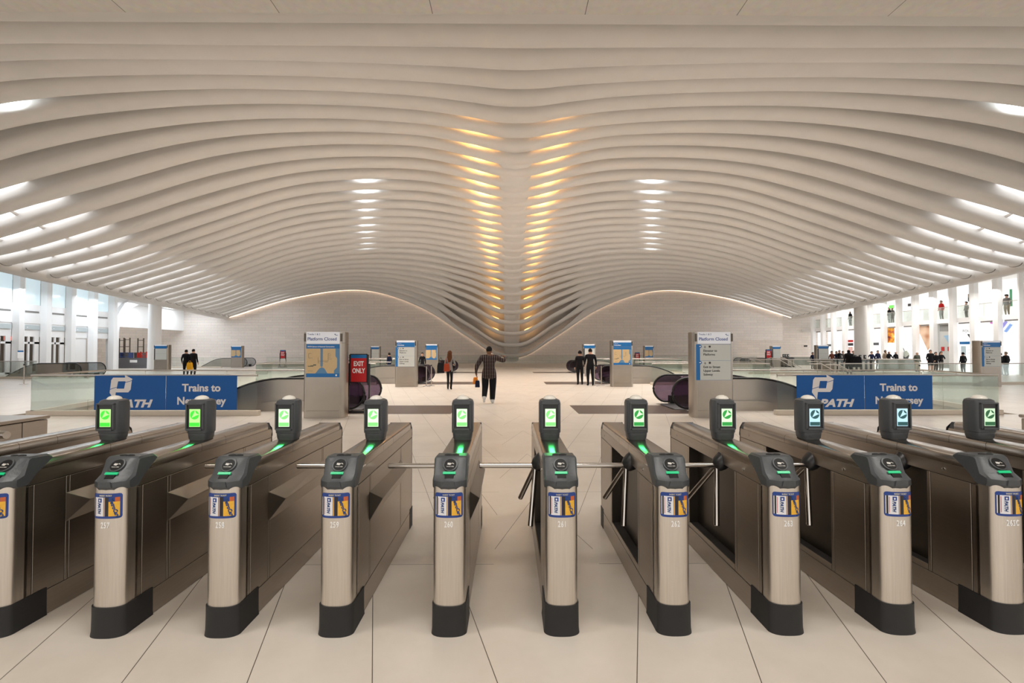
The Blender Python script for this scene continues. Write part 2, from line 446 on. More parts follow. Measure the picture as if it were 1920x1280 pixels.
# spine: the keel the ribs run into
sp = []
for k in range((NR - 1) * 4 + 5):
    y = ry(0) - .6 + k * PITCH / 4; t = (y - Y0) / PITCH; lift = .9 * (1 - sm(1, 9, t)); i = min(max(int(math.floor(t)), 0), NR - 2); q = t - i
    z = ZR[i, 0] * (1 - q) + ZR[i + 1, 0] * q + .07 + lift
    W = SPINE
    sp.append([(AX - W, y, z + 1.3), (AX - W, y, z + .30), (AX - W * .93, y, z + .17), (AX - W * .7, y, z + .06), (AX, y, z), (AX + W * .7, y, z + .06),
               (AX + W * .93, y, z + .17), (AX + W, y, z + .30), (AX + W, y, z + 1.3)])
M().loft(sp).build('spine', plaster, ceiling, smooth=True, angle=60)
# edge beams the rib ends rest on
for sg in (-1, 1):
    rings = []
    for n in range(NR):
        u = HALF[n]; x = AX + sg * u; z = zrib(n, x)
        a = [(-.35, .55), (-.30, .22), (-.1, .0), (.25, -.10), (.7, -.02), (1.2, .18), (1.5, .45), (1.5, 1.1), (-.35, 1.1)]
        rings.append([(x + sg * p, ry(n), z + q) for p, q in a])
    rings = [[(p[0], p[1] - 6, p[2]) for p in rings[0]]] + rings + [[(p[0], p[1] + 1.2, p[2]) for p in rings[-1]]]
    M().loft(rings).build('edge_beam', plaster, ceiling, smooth=True)
# low flat ceiling over the gate line, in big panels
lowc = brick_material('ceiling_panels', (.70, .65, .58), (.68, .63, .56), (.2, .18, .16), 2.25, 3000, msize=.006)
M().box(-60, 60, -12, 6.62, 6.66, 6.9).build('gate_soffit', lowc, ceiling)
M().box(-60, 60, 6.5, 6.9, 6.72, 11.5).build('fascia', plaster, ceiling)
M().box(-31, 31, 6.6, Y0 + .2, 10.4, 10.6).build('cove_top', plaster, ceiling)

# bays: added fill lights that bounce off the floor, then the amber lamps
for n in range(1, 20, 2):
    for s in (-1, 1):
        u0 = 2.2 + 5.0 * sm(12, 17, n)
        for k in range(3):
            L = (15.5 - u0) / 3; ua = u0 + L * k; ub = ua + L
            za, zb = [(zrib(n, AX + s * u) + zrib(n + 1, AX + s * u)) / 2 for u in (ua, ub)]
            d = Vector((s * L, 0, zb - za)).normalized(); nr = d.cross(Vector((0, 1, 0))); nr = nr if nr.z < 0 else -nr
            o = area('bay_fill', (AX + s * (ua + ub) / 2, (ry(n) + ry(n + 1)) / 2, (za + zb) / 2 + .20), L * .9, BAY_W, WARM, size_y=.22, spread=115)
            o.rotation_euler = Matrix((d, (-nr).cross(d), -nr)).transposed().to_euler()
for n in range(4, 28):
    k = 1.0 if n < 20 else .75
    g = sm(3, 6, n)
    for s in (-1, 1):
        kk = k * g * (1.6 if (s < 0 and 5 <= n <= 10) else 1.0) * (1.9 if n < 12 else (.75 if n < 18 else .3))
        x = AX + s * 1.75
        area('amber_lamp', (x, ry(n) + .53, zrib(n, x) + .34 + .28 * (1 - sm(4, 14, n))), 2.1 - .9 * sm(10, 18, n), ORANGE_W * kk, (1.0, .47, .10), direction=(s * .35, 1.0, -.02), size_y=.22)
for n in range(10, 20):  # added lights imitating white glints on the rib faces
    for s in (-1, 1):
        x = (-.309 if s < 0 else .312) * ry(n + 1)
        area('rib_glint_light', (x, ry(n) + .60, zrib(n, x) + .50), .35, SPOT_W * (2.0 if n == 11 else (1.5 if n == 10 else random.choice((.5, .9, 1.1)))), (.85, .93, 1.0), direction=(0, 1, -.1), size_y=.12)
for s in (-1, 1):  # one more added light per side for the soft bluish glow
    area('rib_glint_light', (AX + s * 17.6, ry(3) + .62, zrib(3, AX + 17.6) + .5), .5, 14, (.85, .95, 1.0), direction=(0, 1, 0), size_y=.15)

# ---- end wall
WY = ry(NR - 1) + .62
ew = M()
outl = []
top = [(AX + sg * UF[i] * HALF[-1], ZR[-1, i] + .55) for sg, i in ([(-1, i) for i in range(NU - 1, 0, -1)] + [(1, i) for i in range(NU)])]
ew.box(-52, 25.5, WY, WY + .5, 0, 16); ew.box(25.5, 30.6, WY, WY + .5, 2.85, 16)
struct(ew.build('wall_back', tilewall))
struct(M().box(22, 44, WY + 5, WY + 5.5, 0, 9).build('wall_back_right', tilewall))
# glowing joint where wall and vault meet
gl = M(); path = [(x, WY - .12, z - .50) for x, z in top]
gl.tube(path, .035, 6)
glowm = mat('joint_light', (.8, .8, .8), .5, emit=(1.0, .72, .5), es=1.0)
gl.build('joint_light', glowm, ceiling)
M().box(-25.5, 26.5, WY - 3.4, WY - 2.9, 0, .30).box(-25.5, 26.5, WY - 3.45, WY - 2.85, .30, .34).build('plinth', stonem, bpy.data.objects['wall_back'])

# ---- side walls: white fins, upper gallery, shop fronts
shopw = mat('shop_white', (.85, .85, .86), .4, emit=(.95, .97, 1), es=.42)  # own glow added so the shop fronts light the vault's sides
winb = mat('gallery_glass', (.60, .72, .78), .15, emit=(.72, .88, .95), es=.18)
interior = mat('shop_interior', (.75, .73, .70), .5, emit=(1, .97, .93), es=.35)
louvre = mat('louvre_grey', (.22, .21, .20), .5)
XW = 36.0
finR = [1907, 1845, 1793, 1749, 1711, 1679, 1650, 1626, 1602, 1580.5, 1562, 1544.5, 1529, 1517]
def fin_mesh(mm, x, y, sg, ztop=7.2):
    d_ = .42 if sg > 0 else .62
    mm.prism([(x, y - .24), (x - sg * d_ * .75, y - .19), (x - sg * d_, y), (x - sg * d_ * .75, y + .19), (x, y + .24)], 0, ztop, 'z')
wr = struct(empty('wall_right'))
ysR = [at_x(px, 600, XW - .6).y for px in finR]
bayR = 1.83; ysR = [ysR[0] + (ysR[-1] - ysR[0]) * i / 13 for i in range(14)]
ysR = [ysR[0] - (ysR[1] - ysR[0]) * k for k in range(13, 0, -1)] + ysR
for y in ysR:
    f = M(); fin_mesh(f, XW, y, 1, 8); f.build('fin', whitep, wr, smooth=True)
M().box(XW, XW + 3.2, 7, 60, 3.95, 4.30).box(XW - .05, XW, 7, 60, 3.95, 4.30).build('gallery_slab', whitep, wr)
M().box(XW + 3.2, XW + 3.4, 7, 60, 0, 9).build('shop_back', interior, wr)
lv = M()
for i in range(len(ysR) - 1):
    lv.box(XW - .02, XW, ysR[i] + .35, ysR[i + 1] - .35, 3.82, 3.93)
lv.build('louvre', louvre, wr)
for i in range(len(ysR) - 1):
    a, b = ysR[i] + .25, ysR[i + 1] - .25
    M().box(XW + .25, XW + .30, a, b, 0, 3.8).build('shop_front', shopw, wr)
    M().box(XW + .02, XW + .04, a, b, 4.30, 5.25).build('gallery_glass', glass, wr)
    M().box(XW + .0, XW + .05, a, b, 5.25, 5.29).build('gallery_rail', railm, wr)
M().box(XW - 6.5, XW + 3.4, 6, 60, 7.3, 7.5).build('aisle_soffit', whitep, wr)

wl = struct(empty('wall_left'))
finL = [45, 100, 147, 186, 220]
ysL = [at_x(px, 600, -XW + .6).y for px in finL]; bl = (ysL[-1] - ysL[0]) / 4
ysL = [ysL[0] + i * bl for i in range(-12, 5)]
for y in ysL:
    f = M(); fin_mesh(f, -XW, y, -1, 8); f.build('fin', whitep, wl, smooth=True)
YL = ysL[-1] + .3
M().box(-XW - .3, -XW, 7, YL, 3.75, 5.15).box(-XW - .3, -XW - .05, 7, YL, 2.75, 3.75).build('upper_band', whitep, wl)
M().box(-XW - 3.4, -XW - 3.2, 7, YL, 0, 9).build('shop_back', mat('closed_shop_interior', (.30, .25, .2), .6), wl)
lv = M()
for i in range(len(ysL) - 1):
    lv.box(-XW, -XW + .02, ysL[i] + .35, ysL[i + 1] - .35, 4.55, 4.68)
lv.build('louvre', louvre, wl)
signs = mat('unlit_shop_sign', (.50, .56, .58), .4)
for i in range(len(ysL) - 1):
    a, b = ysL[i] + .25, ysL[i + 1] - .25
    M().box(-XW - .06, -XW - .02, a, b, 5.15, 8).build('gallery_window', winb, wl)
    M().box(-XW + .0, -XW + .03, a + .05, b - .05, 3.28, 3.62).build('sign_band', signs, wl)
    M().box(-XW + .03, -XW + .035, a + .5, b - .9, 3.41, 3.47).build('sign_lettering', whitet, wl)
    if i < 14:
        m_ = M()
        m_.box(-XW - .15, -XW - .05, a, a + .12, 0, 2.75).box(-XW - .15, -XW - .05, (a + b) / 2 - .06, (a + b) / 2 + .06, 0, 2.75)
        m_.box(-XW - .15, -XW - .05, a, b, 2.2, 2.35).box(-XW - .15, -XW - .05, b - .35, b, 0, 2.75).box(-XW - .15, -XW - .05, a, b, 0, .12)
        m_.build('door_frame', whitep, wl)
    elif i == 14:
        M().box(-XW - .2, -XW - .12, a, b, 0, 2.75).build('blank_panel', whitep, wl)
        M().box(-XW - .12, -XW - .10, a + .25, b - .3, .3, 2.5).build('closed_door', whitep, wl)
M().box(-XW - .4, -XW, YL, WY, 3.9, 8).build('recess_fascia', whitep, wl)
M().box(-XW - 10, -XW - 9.7, YL - 2, WY, 0, 9).build('recess_wall', whitep, wl)
M().box(-XW - 3.4, -XW + 6.5, 6, WY + .1, 7.3, 7.5).build('aisle_soffit', whitep, wl)
# arch springing from the last fin over to the back wall
ar = []
for k in range(11):
    t = k / 10 * math.pi / 2
    y = YL + .2 + 2.6 * (1 - math.cos(t)); z = 3.2 + 2.9 * math.sin(t)
    ar.append([(-XW - .4, y, z), (-XW + .35, y, z), (-XW + .35, y - .5 + .1 * k / 10, z + .2 + .5 * k / 10), (-XW - .4, y - .5, z + .2 + .5 * k / 10)])
ar = [[(p[0], p[1], 0) for p in ar[0]]] + ar + [[(p[0], WY, p[2]) for p in ar[-1]]]
M().loft(ar).build('arch', whitep, wl, smooth=True)

# ---- two free-standing round columns under the edge beams
for px, side in ((290, 'left'), (1614, 'right')):
    Y = 39.0; x = at_y(px, 640, Y).x
    c = M().lathe([(.52, 0), (.52, .03), (.50, .05), (.46, 3.2), (.46, 6.4)], seg=28)
    n = int((Y - Y0) / PITCH); o = c.build('round_column', plaster if side == 'right' else whitep, None, smooth=True, loc=(x, Y, 0))
    tag(o, 'tall round white column carrying the vault edge on the %s, %s' % (side, 'by the shuttered shops' if side == 'left' else 'in front of the lit shop fronts'), 'column')
# ================================================================ TURNSTILES
TX0, TPITCH, TY = -0.36, 0.680, 2.745
HW = .0975
def nose(x):                              # plan curve of the rounded front post (x measured from the centre line)
    t = min(abs(x) / HW, 1); return .055 * (1 - math.sqrt(max(0, 1 - t ** 2.6)))
def build_turnstile():
    """one gate, local frame: front at y=0, running to y=1.72, centre line x=0"""
    root = empty('turnstile')
    # core with a folded-in bay for the tripod arms on its left side
    c = M()
    c.box(-.02, HW - .006, .08, 1.70, .0, .94)
    c.box(-HW + .006, -.02, .08, .46, .0, .94); c.box(-HW + .006, -.02, 1.26, 1.70, .0, .94)
    c.box(-HW + .006, -.02, .46, 1.26, .0, .20); c.box(-HW + .006, -.02, .46, 1.26, .86, .94)
    c.build('core', groove, root)
    b = M()
    g = .0025
    for x0, x1 in ((HW - .008, HW), (-HW, -HW + .008)):
        left = x0 < 0
        def pn(y0, y1, z0, z1): b.box(x0, x1, y0 + g, y1 - g, z0 + g, z1 - g)
        pn(.10, 1.72, .0, .16)
        pn(.10, 1.72, .857, .945)
        if left:
            pn(.10, .15, .16, .857); pn(.15, .43, .16, .857); pn(.43, .46, .16, .857); pn(.46, 1.26, .16, .205); pn(1.26, 1.29, .16, .857); pn(1.29, 1.72, .16, .857)
        else:
            pn(.10, .15, .16, .857); pn(.15, .36, .16, .857); pn(.36, .385, .16, .857); pn(.385, 1.24, .16, .857); pn(1.24, 1.265, .16, .857); pn(1.265, 1.72, .16, .857)
    b.box(-HW, HW, 1.70, 1.72, .16, .90)
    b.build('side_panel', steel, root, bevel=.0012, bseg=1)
    # arm bay lining
    M().box(-.024, -.019, .46, 1.26, .205, .857).box(-HW + .004, -.02, .46, .464, .205, .857).box(-HW + .004, -.02, 1.256, 1.26, .205, .857).build('arm_bay', recessm, root)
    # top covers with rounded shoulders
    prof = [(-HW, .945), (-HW, .99), (-HW + .006, 1.004), (-HW + .018, 1.010), (HW - .018, 1.010), (HW - .006, 1.004), (HW, .99), (HW, .945)]
    for y0, y1 in ((.12, .70), (.703, .99), (.993, 1.64)):
        M().prism(prof, y0, y1, 'y').build('top_cover', steelt, root, smooth=True)
    M().prism([(1.643, .945), (1.643, 1.010), (1.665, 1.008), (1.73, .90), (1.73, .87), (1.715, .87), (1.715, .945)], -HW, HW, 'x').build('end_cap', capm, root, bevel=.003)
    # rounded front post
    def outline(e, nseg=32, y_in=.12):
        pts = [(-HW - e, y_in)]
        for k in range(nseg + 1):
            a = -1 + 2 * k / nseg; x = math.sin(a * math.pi / 2) * HW
            pts.append((x * (1 + e / HW), nose(x) - e))
        pts.append((HW + e, y_in)); return pts
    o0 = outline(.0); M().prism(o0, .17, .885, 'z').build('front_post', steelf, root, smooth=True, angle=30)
    # rubber shoe: wraps the front, sweeps back along both sides
    sh = M(); o1 = outline(.006, y_in=.24)
    ri = []
    for z, e in ((0, .010), (.03, .007), (.12, .006), (.176, .006)):
        ri.append([(x, y, z) for x, y in outline(e, y_in=.24)])
    sh.loft(ri); sh.build('rubber_shoe', black, root, smooth=True, angle=30)
    M().box(-HW - .003, HW + .003, 1.62, 1.735, 0, .19).build('rubber_shoe', black, root, bevel=.004)
    # reader head
    e = .006
    side = [(.0, .868), (-.010, .885), (-.008, .915), (.035, .945), (.115, 1.032), (.13, 1.040), (.235, 1.034), (.262, 1.016), (.165, .93), (.11, .868)]
    rings = []
    for x, ins in ((-HW - e, .012), (-HW + .004, 0), (-.045, -.004), (0, -.006), (.045, -.004), (HW - .004, 0), (HW + e, .012)):
        ring = []
        for (y, z) in side:
            yy = y + (nose(min(abs(x), HW)) if y < .06 else 0)
            if ins > 0: zz = z - (.012 if z > .93 and y > .0 else 0)
            else: zz = z
            ring.append((x, yy, zz))
        rings.append(ring)
    hd = M().loft(rings).build('reader_head', capm, root, smooth=True, angle=28)
    sl = Vector((0, .08, .087)).normalized(); nrm = Vector((0, -.087, .08)).normalized()
    base = Vector((0, .080, .994)) + nrm * .003
    fr = Matrix(((1, 0, 0), (0, sl.y, nrm.y), (0, sl.z, nrm.z))).to_4x4(); fr.translation = base
    M().lathe([(.0, .0), (.046, .0), (.045, .005), (.038, .006), (.0, .006)], seg=28, mtx=fr).build('touch_disc', capm, root, smooth=True, angle=30)
    dk = M().lathe([(.0, .006), (.037, .006), (.036, .008), (.0, .008)], seg=28, mtx=fr).build('touch_target', disc, root, smooth=True, angle=30)
    ic = M()
    ic.add([(-.018, -.002, .0086), (.002, -.006, .0086), (.004, .008, .0086), (-.016, .010, .0086)], [(0, 1, 2, 3)], mtx=fr)
    ic.add([(.002, .004, .0086), (.014, .010, .0086), (.024, .002, .0086), (.020, .0, .0086), (.012, .006, .0086), (.004, .0, .0086)], [(0, 1, 2, 3, 4, 5)], mtx=fr)
    ic.build('touch_symbol', greyt, dk)
    me = text_mesh('TOUCH HERE', .0075, .02, 0, 'CENTER', .0003); me.transform(fr @ Matrix.Translation((0, -.018, .0086))); me.materials.append(greyt)
    o = bpy.data.objects.new('lettering', me); C.objects.link(o); o.parent = dk
    M().box(-.040, .036, -.063, -.048, .001, .006, mtx=fr).box(.024, .028, -.060, -.051, .006, .007, mtx=fr).build('green_indicator', greenbar, root, bevel=.001)
    M().box(-.027, .027, -.090, -.066, -.004, .0035, mtx=fr).build('ticket_slot', disc, root)
    M().prism([(-.04, .885), (-.032, .918), (.032, .918), (.04, .885)], -.014, -.004, 'y').build('slot_lip', capm, root, bevel=.002)
    br = M()
    for s in (-1, 1):
        br.lathe([(0, .0), (.022, .0), (.020, .008), (.010, .011), (0, .011)], seg=18, mtx=Matrix.Translation((s * .022, .150, 1.036)) @ Matrix.Diagonal((1.15, .7, 1, 1)))
    br.build('thumb_rest', black, root, smooth=True)
    # ticket sticker wrapped on the post
    def curved(x0, x1, z0, z1, off, m, name, par, skew=0):
        mm = M(); k = 8; a = []; bb = []
        for i in range(k + 1):
            x = x0 + (x1 - x0) * i / k
            a.append((x, nose(x) - off, z0)); bb.append((min(x + skew, HW), nose(min(x + skew, HW)) - off, z1))
        mm.loft([a, bb], closed=False); return mm.build(name, m, par, smooth=True)
    st = M(); k = 14
    zs = [(.700, .012), (.703, .004), (.712, 0), (.836, 0), (.845, .004), (.848, .012)]
    for (za, ia) in [(0, 0)]:
        rings = []
        for z, ins in zs:
            rings.append([((x0 := -.083 + ins + (.166 - 2 * ins) * i / k), nose(x0) - .0012, z) for i in range(k + 1)])
        st.loft(rings, closed=False)
    stk = st.build('ticket_sticker', bluest, root, smooth=True)
    curved(-.080, -.066, .716, .824, .0018, cardb, 'ticket_card', stk)
    curved(-.066, -.012, .714, .826, .0020, cardw, 'ticket_card', stk)
    curved(-.078, -.0745, .716, .824, .0022, cardw, 'card_edge', stk)
    curved(-.009, -.004, .714, .826, .0020, orange, 'card_edge', stk)
    curved(.000, .018, .714, .826, .0020, cardb, 'card_stripe', stk)
    curved(.018, .074, .714, .800, .0020, orange, 'fare_card', stk)
    curved(.052, .074, .800, .826, .0021, mat('card_red', (.55, .12, .03), .4) if 'card_red' not in MATS else MATS['card_red'], 'card_corner', stk)
    wr_ = lambda x: nose(x) - .0026
    text('INSERT TICKET', .0135, greyt, (0, 0, .8315), stk, wrap=wr_, align='CENTER', sx=.8)
    text('PATH', .025, navyt, (-.046, 0, .794), stk, wrap=wr_, roll=-90, bold=.03, shear=.25)
    curved(-.046, -.022, .796, .820, .0026, bluest, 'card_emblem', stk); curved(-.039, -.030, .802, .813, .0030, cardw, 'card_emblem', stk)
    curved(-.0625, -.060, .722, .818, .0024, redt, 'card_line', stk)
    text('MetroCard', .027, navyt, (.022, 0, .819), stk, wrap=wr_, roll=-72, bold=.035, shear=.1)
    # arrow-shaped fairing that guards the arms of the next gate, on the right side
    x = HW
    M().add([(x, 1.26, .745), (x, .36, .745), (x, .36, .55), (x, 1.26, .55), (x + .058, .48, .662), (x + .058, 1.22, .672)],
            [(0, 1, 4, 5), (1, 2, 4), (2, 3, 5, 4), (0, 5, 3), (0, 3, 2, 1)]).build('wedge_fairing', steelk, root, bevel=.002, bseg=1)
    M().lathe([(0, 0), (.011, 0), (.011, .005), (.007, .006), (0, .006)], seg=14, mtx=Matrix.Translation((-HW, .33, .90)) @ Matrix.Rotation(R(-90), 4, 'Y')).build('key_lock', chrome, root, smooth=True, angle=30)
    M().lathe([(0, 0), (.008, 0), (.008, .004), (0, .004)], seg=12, mtx=Matrix.Translation((-HW, 1.55, .90)) @ Matrix.Rotation(R(-90), 4, 'Y')).build('key_lock', chrome, root, smooth=True, angle=30)
    # tripod
    hubc = Vector((-HW - .012, .68, .84))
    ax_ = Vector((-1, 0, -1)).normalized()
    hm = Matrix.Translation(hubc + Vector((.05, 0, .05))) @ ax_.to_track_quat('Z', 'Y').to_matrix().to_4x4()
    M().lathe([(0, -.03), (.060, -.03), (.062, .02), (.058, .055), (.045, .085), (.030, .098), (0, .10)], seg=20, mtx=hm).build('hub', blackp, root, smooth=True, angle=30)
    for v in (Vector((-1, 0, 0)), Vector((-.25, .60, -.75)), Vector((-.10, -.20, -.97))):
        v.normalize(); p = hubc + Vector((-.01, 0, 0))
        L = .42 if v.x < -.9 else .43
        M().tube([p + v * .02, p + v * (L - .004), p + v * L], [.019, .019, .015], 14).build('arm', chrome, root, smooth=True, angle=40)
    return root
def add_display(root, bright, kind):
    """display pod: dark shell, recessed screen, white dome"""
    d = M(); y0 = .84
    def ol(w_, dp, z, r=.05, yo=0):
        pts = []
        for k in range(20):
            a = 2 * math.pi * k / 20; cx, sy = math.cos(a), math.sin(a)
            px = math.copysign(abs(cx) ** .55, cx) * w_; py = math.copysign(abs(sy) ** .55, sy) * dp
            pts.append((px, y0 + py + yo, z))
        return pts
    rings = [ol(.066, .060, 1.008), ol(.073, .067, 1.022), ol(.078, .070, 1.06), ol(.0775, .0695, 1.063), ol(.0835, .074, 1.066), ol(.0845, .075, 1.10), ol(.0845, .075, 1.29), ol(.078, .069, 1.312), ol(.060, .055, 1.322)]
    pod = d.loft(rings).build('display_pod', capm, root, smooth=True, angle=35)
    dm = M().lathe([(.050, 1.318), (.048, 1.328), (.040, 1.338), (.026, 1.346), (.010, 1.350), (0, 1.351)], cx=0, cy=y0, seg=24).build('dome_lamp', domem, pod, smooth=True, angle=60)
    fy = y0 - .0755
    # raised hood around the window, window itself set back by it
    hood = M(); X0, X1, Z0, Z1 = -.058, .058, 1.105, 1.285
    hood.box(X0 - .010, X0, fy - .012, fy + .01, Z0 - .01, Z1 + .01).box(X1, X1 + .010, fy - .012, fy + .01, Z0 - .01, Z1 + .01)
    hood.box(X0 - .010, X1 + .010, fy - .012, fy + .01, Z1, Z1 + .012).box(X0, X1, fy - .020, fy + .01, Z0 - .016, Z0)
    hood.build('hood', capm, pod, bevel=.003)
    M().box(X0, X1, fy - .002, fy + .002, Z0, Z1).build('bezel', blackp, pod)
    bg, fg = SCREENS[kind]
    sc = M().box(-.040, .040, fy - .006, fy - .0025, 1.118, 1.252).build('screen', bg, pod)
    rd = M(); rd.prism([(.034 * math.cos(2 * math.pi * k / 28), 1.208 + .034 * math.sin(2 * math.pi * k / 28)) for k in range(28)], fy - .0075, fy - .0062, 'y')
    rd.box(-.038, .038, fy - .0075, fy - .0062, 1.122, 1.150).build('roundel', fg, sc)
    if kind in ('green', 'pale', 'clear'):  # added green light imitating the screen's reflection on the top cover
        g_ = area('screen_glow', (0, fy - .03, 1.095), .05, .06 if kind == 'pale' else .035, (.05, 1.0, .20), direction=(0, -.75, -.5)); g_.parent = pod
    a = M(); q = lambda u, v: (u * .7071 - v * .7071, 1.208 + (u * .7071 + v * .7071))
    pts = [q(-.029, 0), (q(-.004, .022)), q(-.008, .008), q(.026, .011), q(.026, -.011), q(-.008, -.008), q(-.004, -.022)]
    a.prism([q(-.031, 0), q(.010, .0135), q(.028, .024), q(.018, .0), q(.028, -.024), q(.010, -.0135)], fy - .0085, fy - .0076, 'y').build('arrow', bg, sc)
SCREENS = {}
for nm, bg, fg, k in (('green', (.40, 1.0, .22), (.04, .75, .03), .62), ('pale', (.72, 1.0, .62), (.25, .80, .22), .60), ('clear', (.70, 1.0, .60), (.01, .38, .05), .52),
                      ('cyan', (.55, .86, 1.0), (.005, .10, .10), .45), ('dim', (.66, .92, .60), (.01, .14, .04), .45)):
    SCREENS[nm] = (mat(nm + '_screen', (.02, .02, .02), .25, emit=bg, es=k), mat(nm + '_roundel', (.02, .02, .02), .3, emit=fg, es=k * .8))
nums = {256: '256', 257: '257', 258: '258', 259: '259', 260: '260', 261: '261', 262: '262', 263: '263', 264: '264', 265: '265C'}
kinds = {256: 'green', 257: 'green', 258: 'pale', 259: 'pale', 260: 'pale', 261: 'pale', 262: 'clear', 263: 'clear', 264: 'cyan', 265: 'cyan', 266: 'dim'}
where = {255: 'at the left edge without any display pod', 256: 'cut by the left edge, half of its sticker showing',
         266: 'beyond number 265C, its front cut off, dim green display', 267: 'last on the right, only its charcoal end cap and top in view'}
proto = build_turnstile()
for i in [k for k in range(255, 268) if k != 260] + [260]:        # the master itself comes last, still bare when copied
    t = proto if i == 260 else copy_tree(proto)
    t.location = (TX0 + TPITCH * (i - 260), TY, 0)
    if i in nums:
        text(nums[i], .048, whitet, (0, 0, .645), t, name='gate_number', wrap=lambda x: nose(x) - .0022, align='CENTER', sx=.66, spacing=1.15, bold=.01)
        lab = 'steel turnstile numbered %s on its rounded post, %s' % (nums[i], {'green': 'bright green arrow display', 'pale': 'washed-out pale green display', 'clear': 'clear green arrow display', 'cyan': 'bluish arrow display'}[kinds[i]])
        if i == 256: lab = 'steel turnstile ' + where[256]
    else: lab = 'steel turnstile ' + where[i]
    if i in kinds: add_display(t, 1, kinds[i])
    tag(t, lab, 'turnstile', 'ticket turnstiles in a row')
# wide steel cabinets closing both ends of the gate line, and the left gate's bar
for s, x in ((-1, -4.92), (1, 5.55)):
    c = empty('end_cabinet', (x, 4.95, 0), label='wide low steel cabinet ending the gate line at the far %s edge' % ('left' if s < 0 else 'right'), cat='cabinet')
    M().box(0, s * 2.4, -1.1, -.04, .0, .97).build('body', steel, c, bevel=.01)
    M().box(-.01 * s, s * 2.4, -1.12, -.02, .975, 1.01).build('top', steel, c, bevel=.012)
    M().box(-.002 * s, s * .004, -.30, -.294, .0, .97).build('seam', groove, c)
    if s < 0: M().tube([(.34, -.75, .93), (-.5, -.75, .93)], .035, 16).build('guard_bar', chrome, c, smooth=True, angle=40)

# ================================================================ KIOSKS
def logo(parent, x, z, y, s, m, mcut):
    """two-arrow ribbon emblem: outer parallelogram ring with arrow heads"""
    def P(pts, name, mm, yy, th=.003):
        M().prism([(x + a * s, z + b * s) for a, b in pts], yy - th, yy, 'y').build(name, mm, parent)
    P([(.08, .0), (.14, .55), (.22, .66), (.74, .66), (.72, .78), (1.05, .60), (1.03, .56), (.98, .14), (.88, .02), (.34, .02), (.30, -.32)], 'emblem', m, y)
    P([(.38, .18), (.44, .50), (.76, .50), (.70, .18)], 'emblem_window', mcut, y - .0032, .001)
    M().prism([(x - .02 * s, z + .10 * s), (x + .38 * s, z + .23 * s), (x + .38 * s, z + .255 * s), (x - .02 * s, z + .125 * s)], y - .0045, y - .0034, 'y').build('emblem_cut', mcut, parent)
    M().prism([(x + .72 * s, z + .42 * s), (x + 1.06 * s, z + .53 * s), (x + 1.06 * s, z + .555 * s), (x + .72 * s, z + .445 * s)], y - .0045, y - .0034, 'y').build('emblem_cut', mcut, parent)
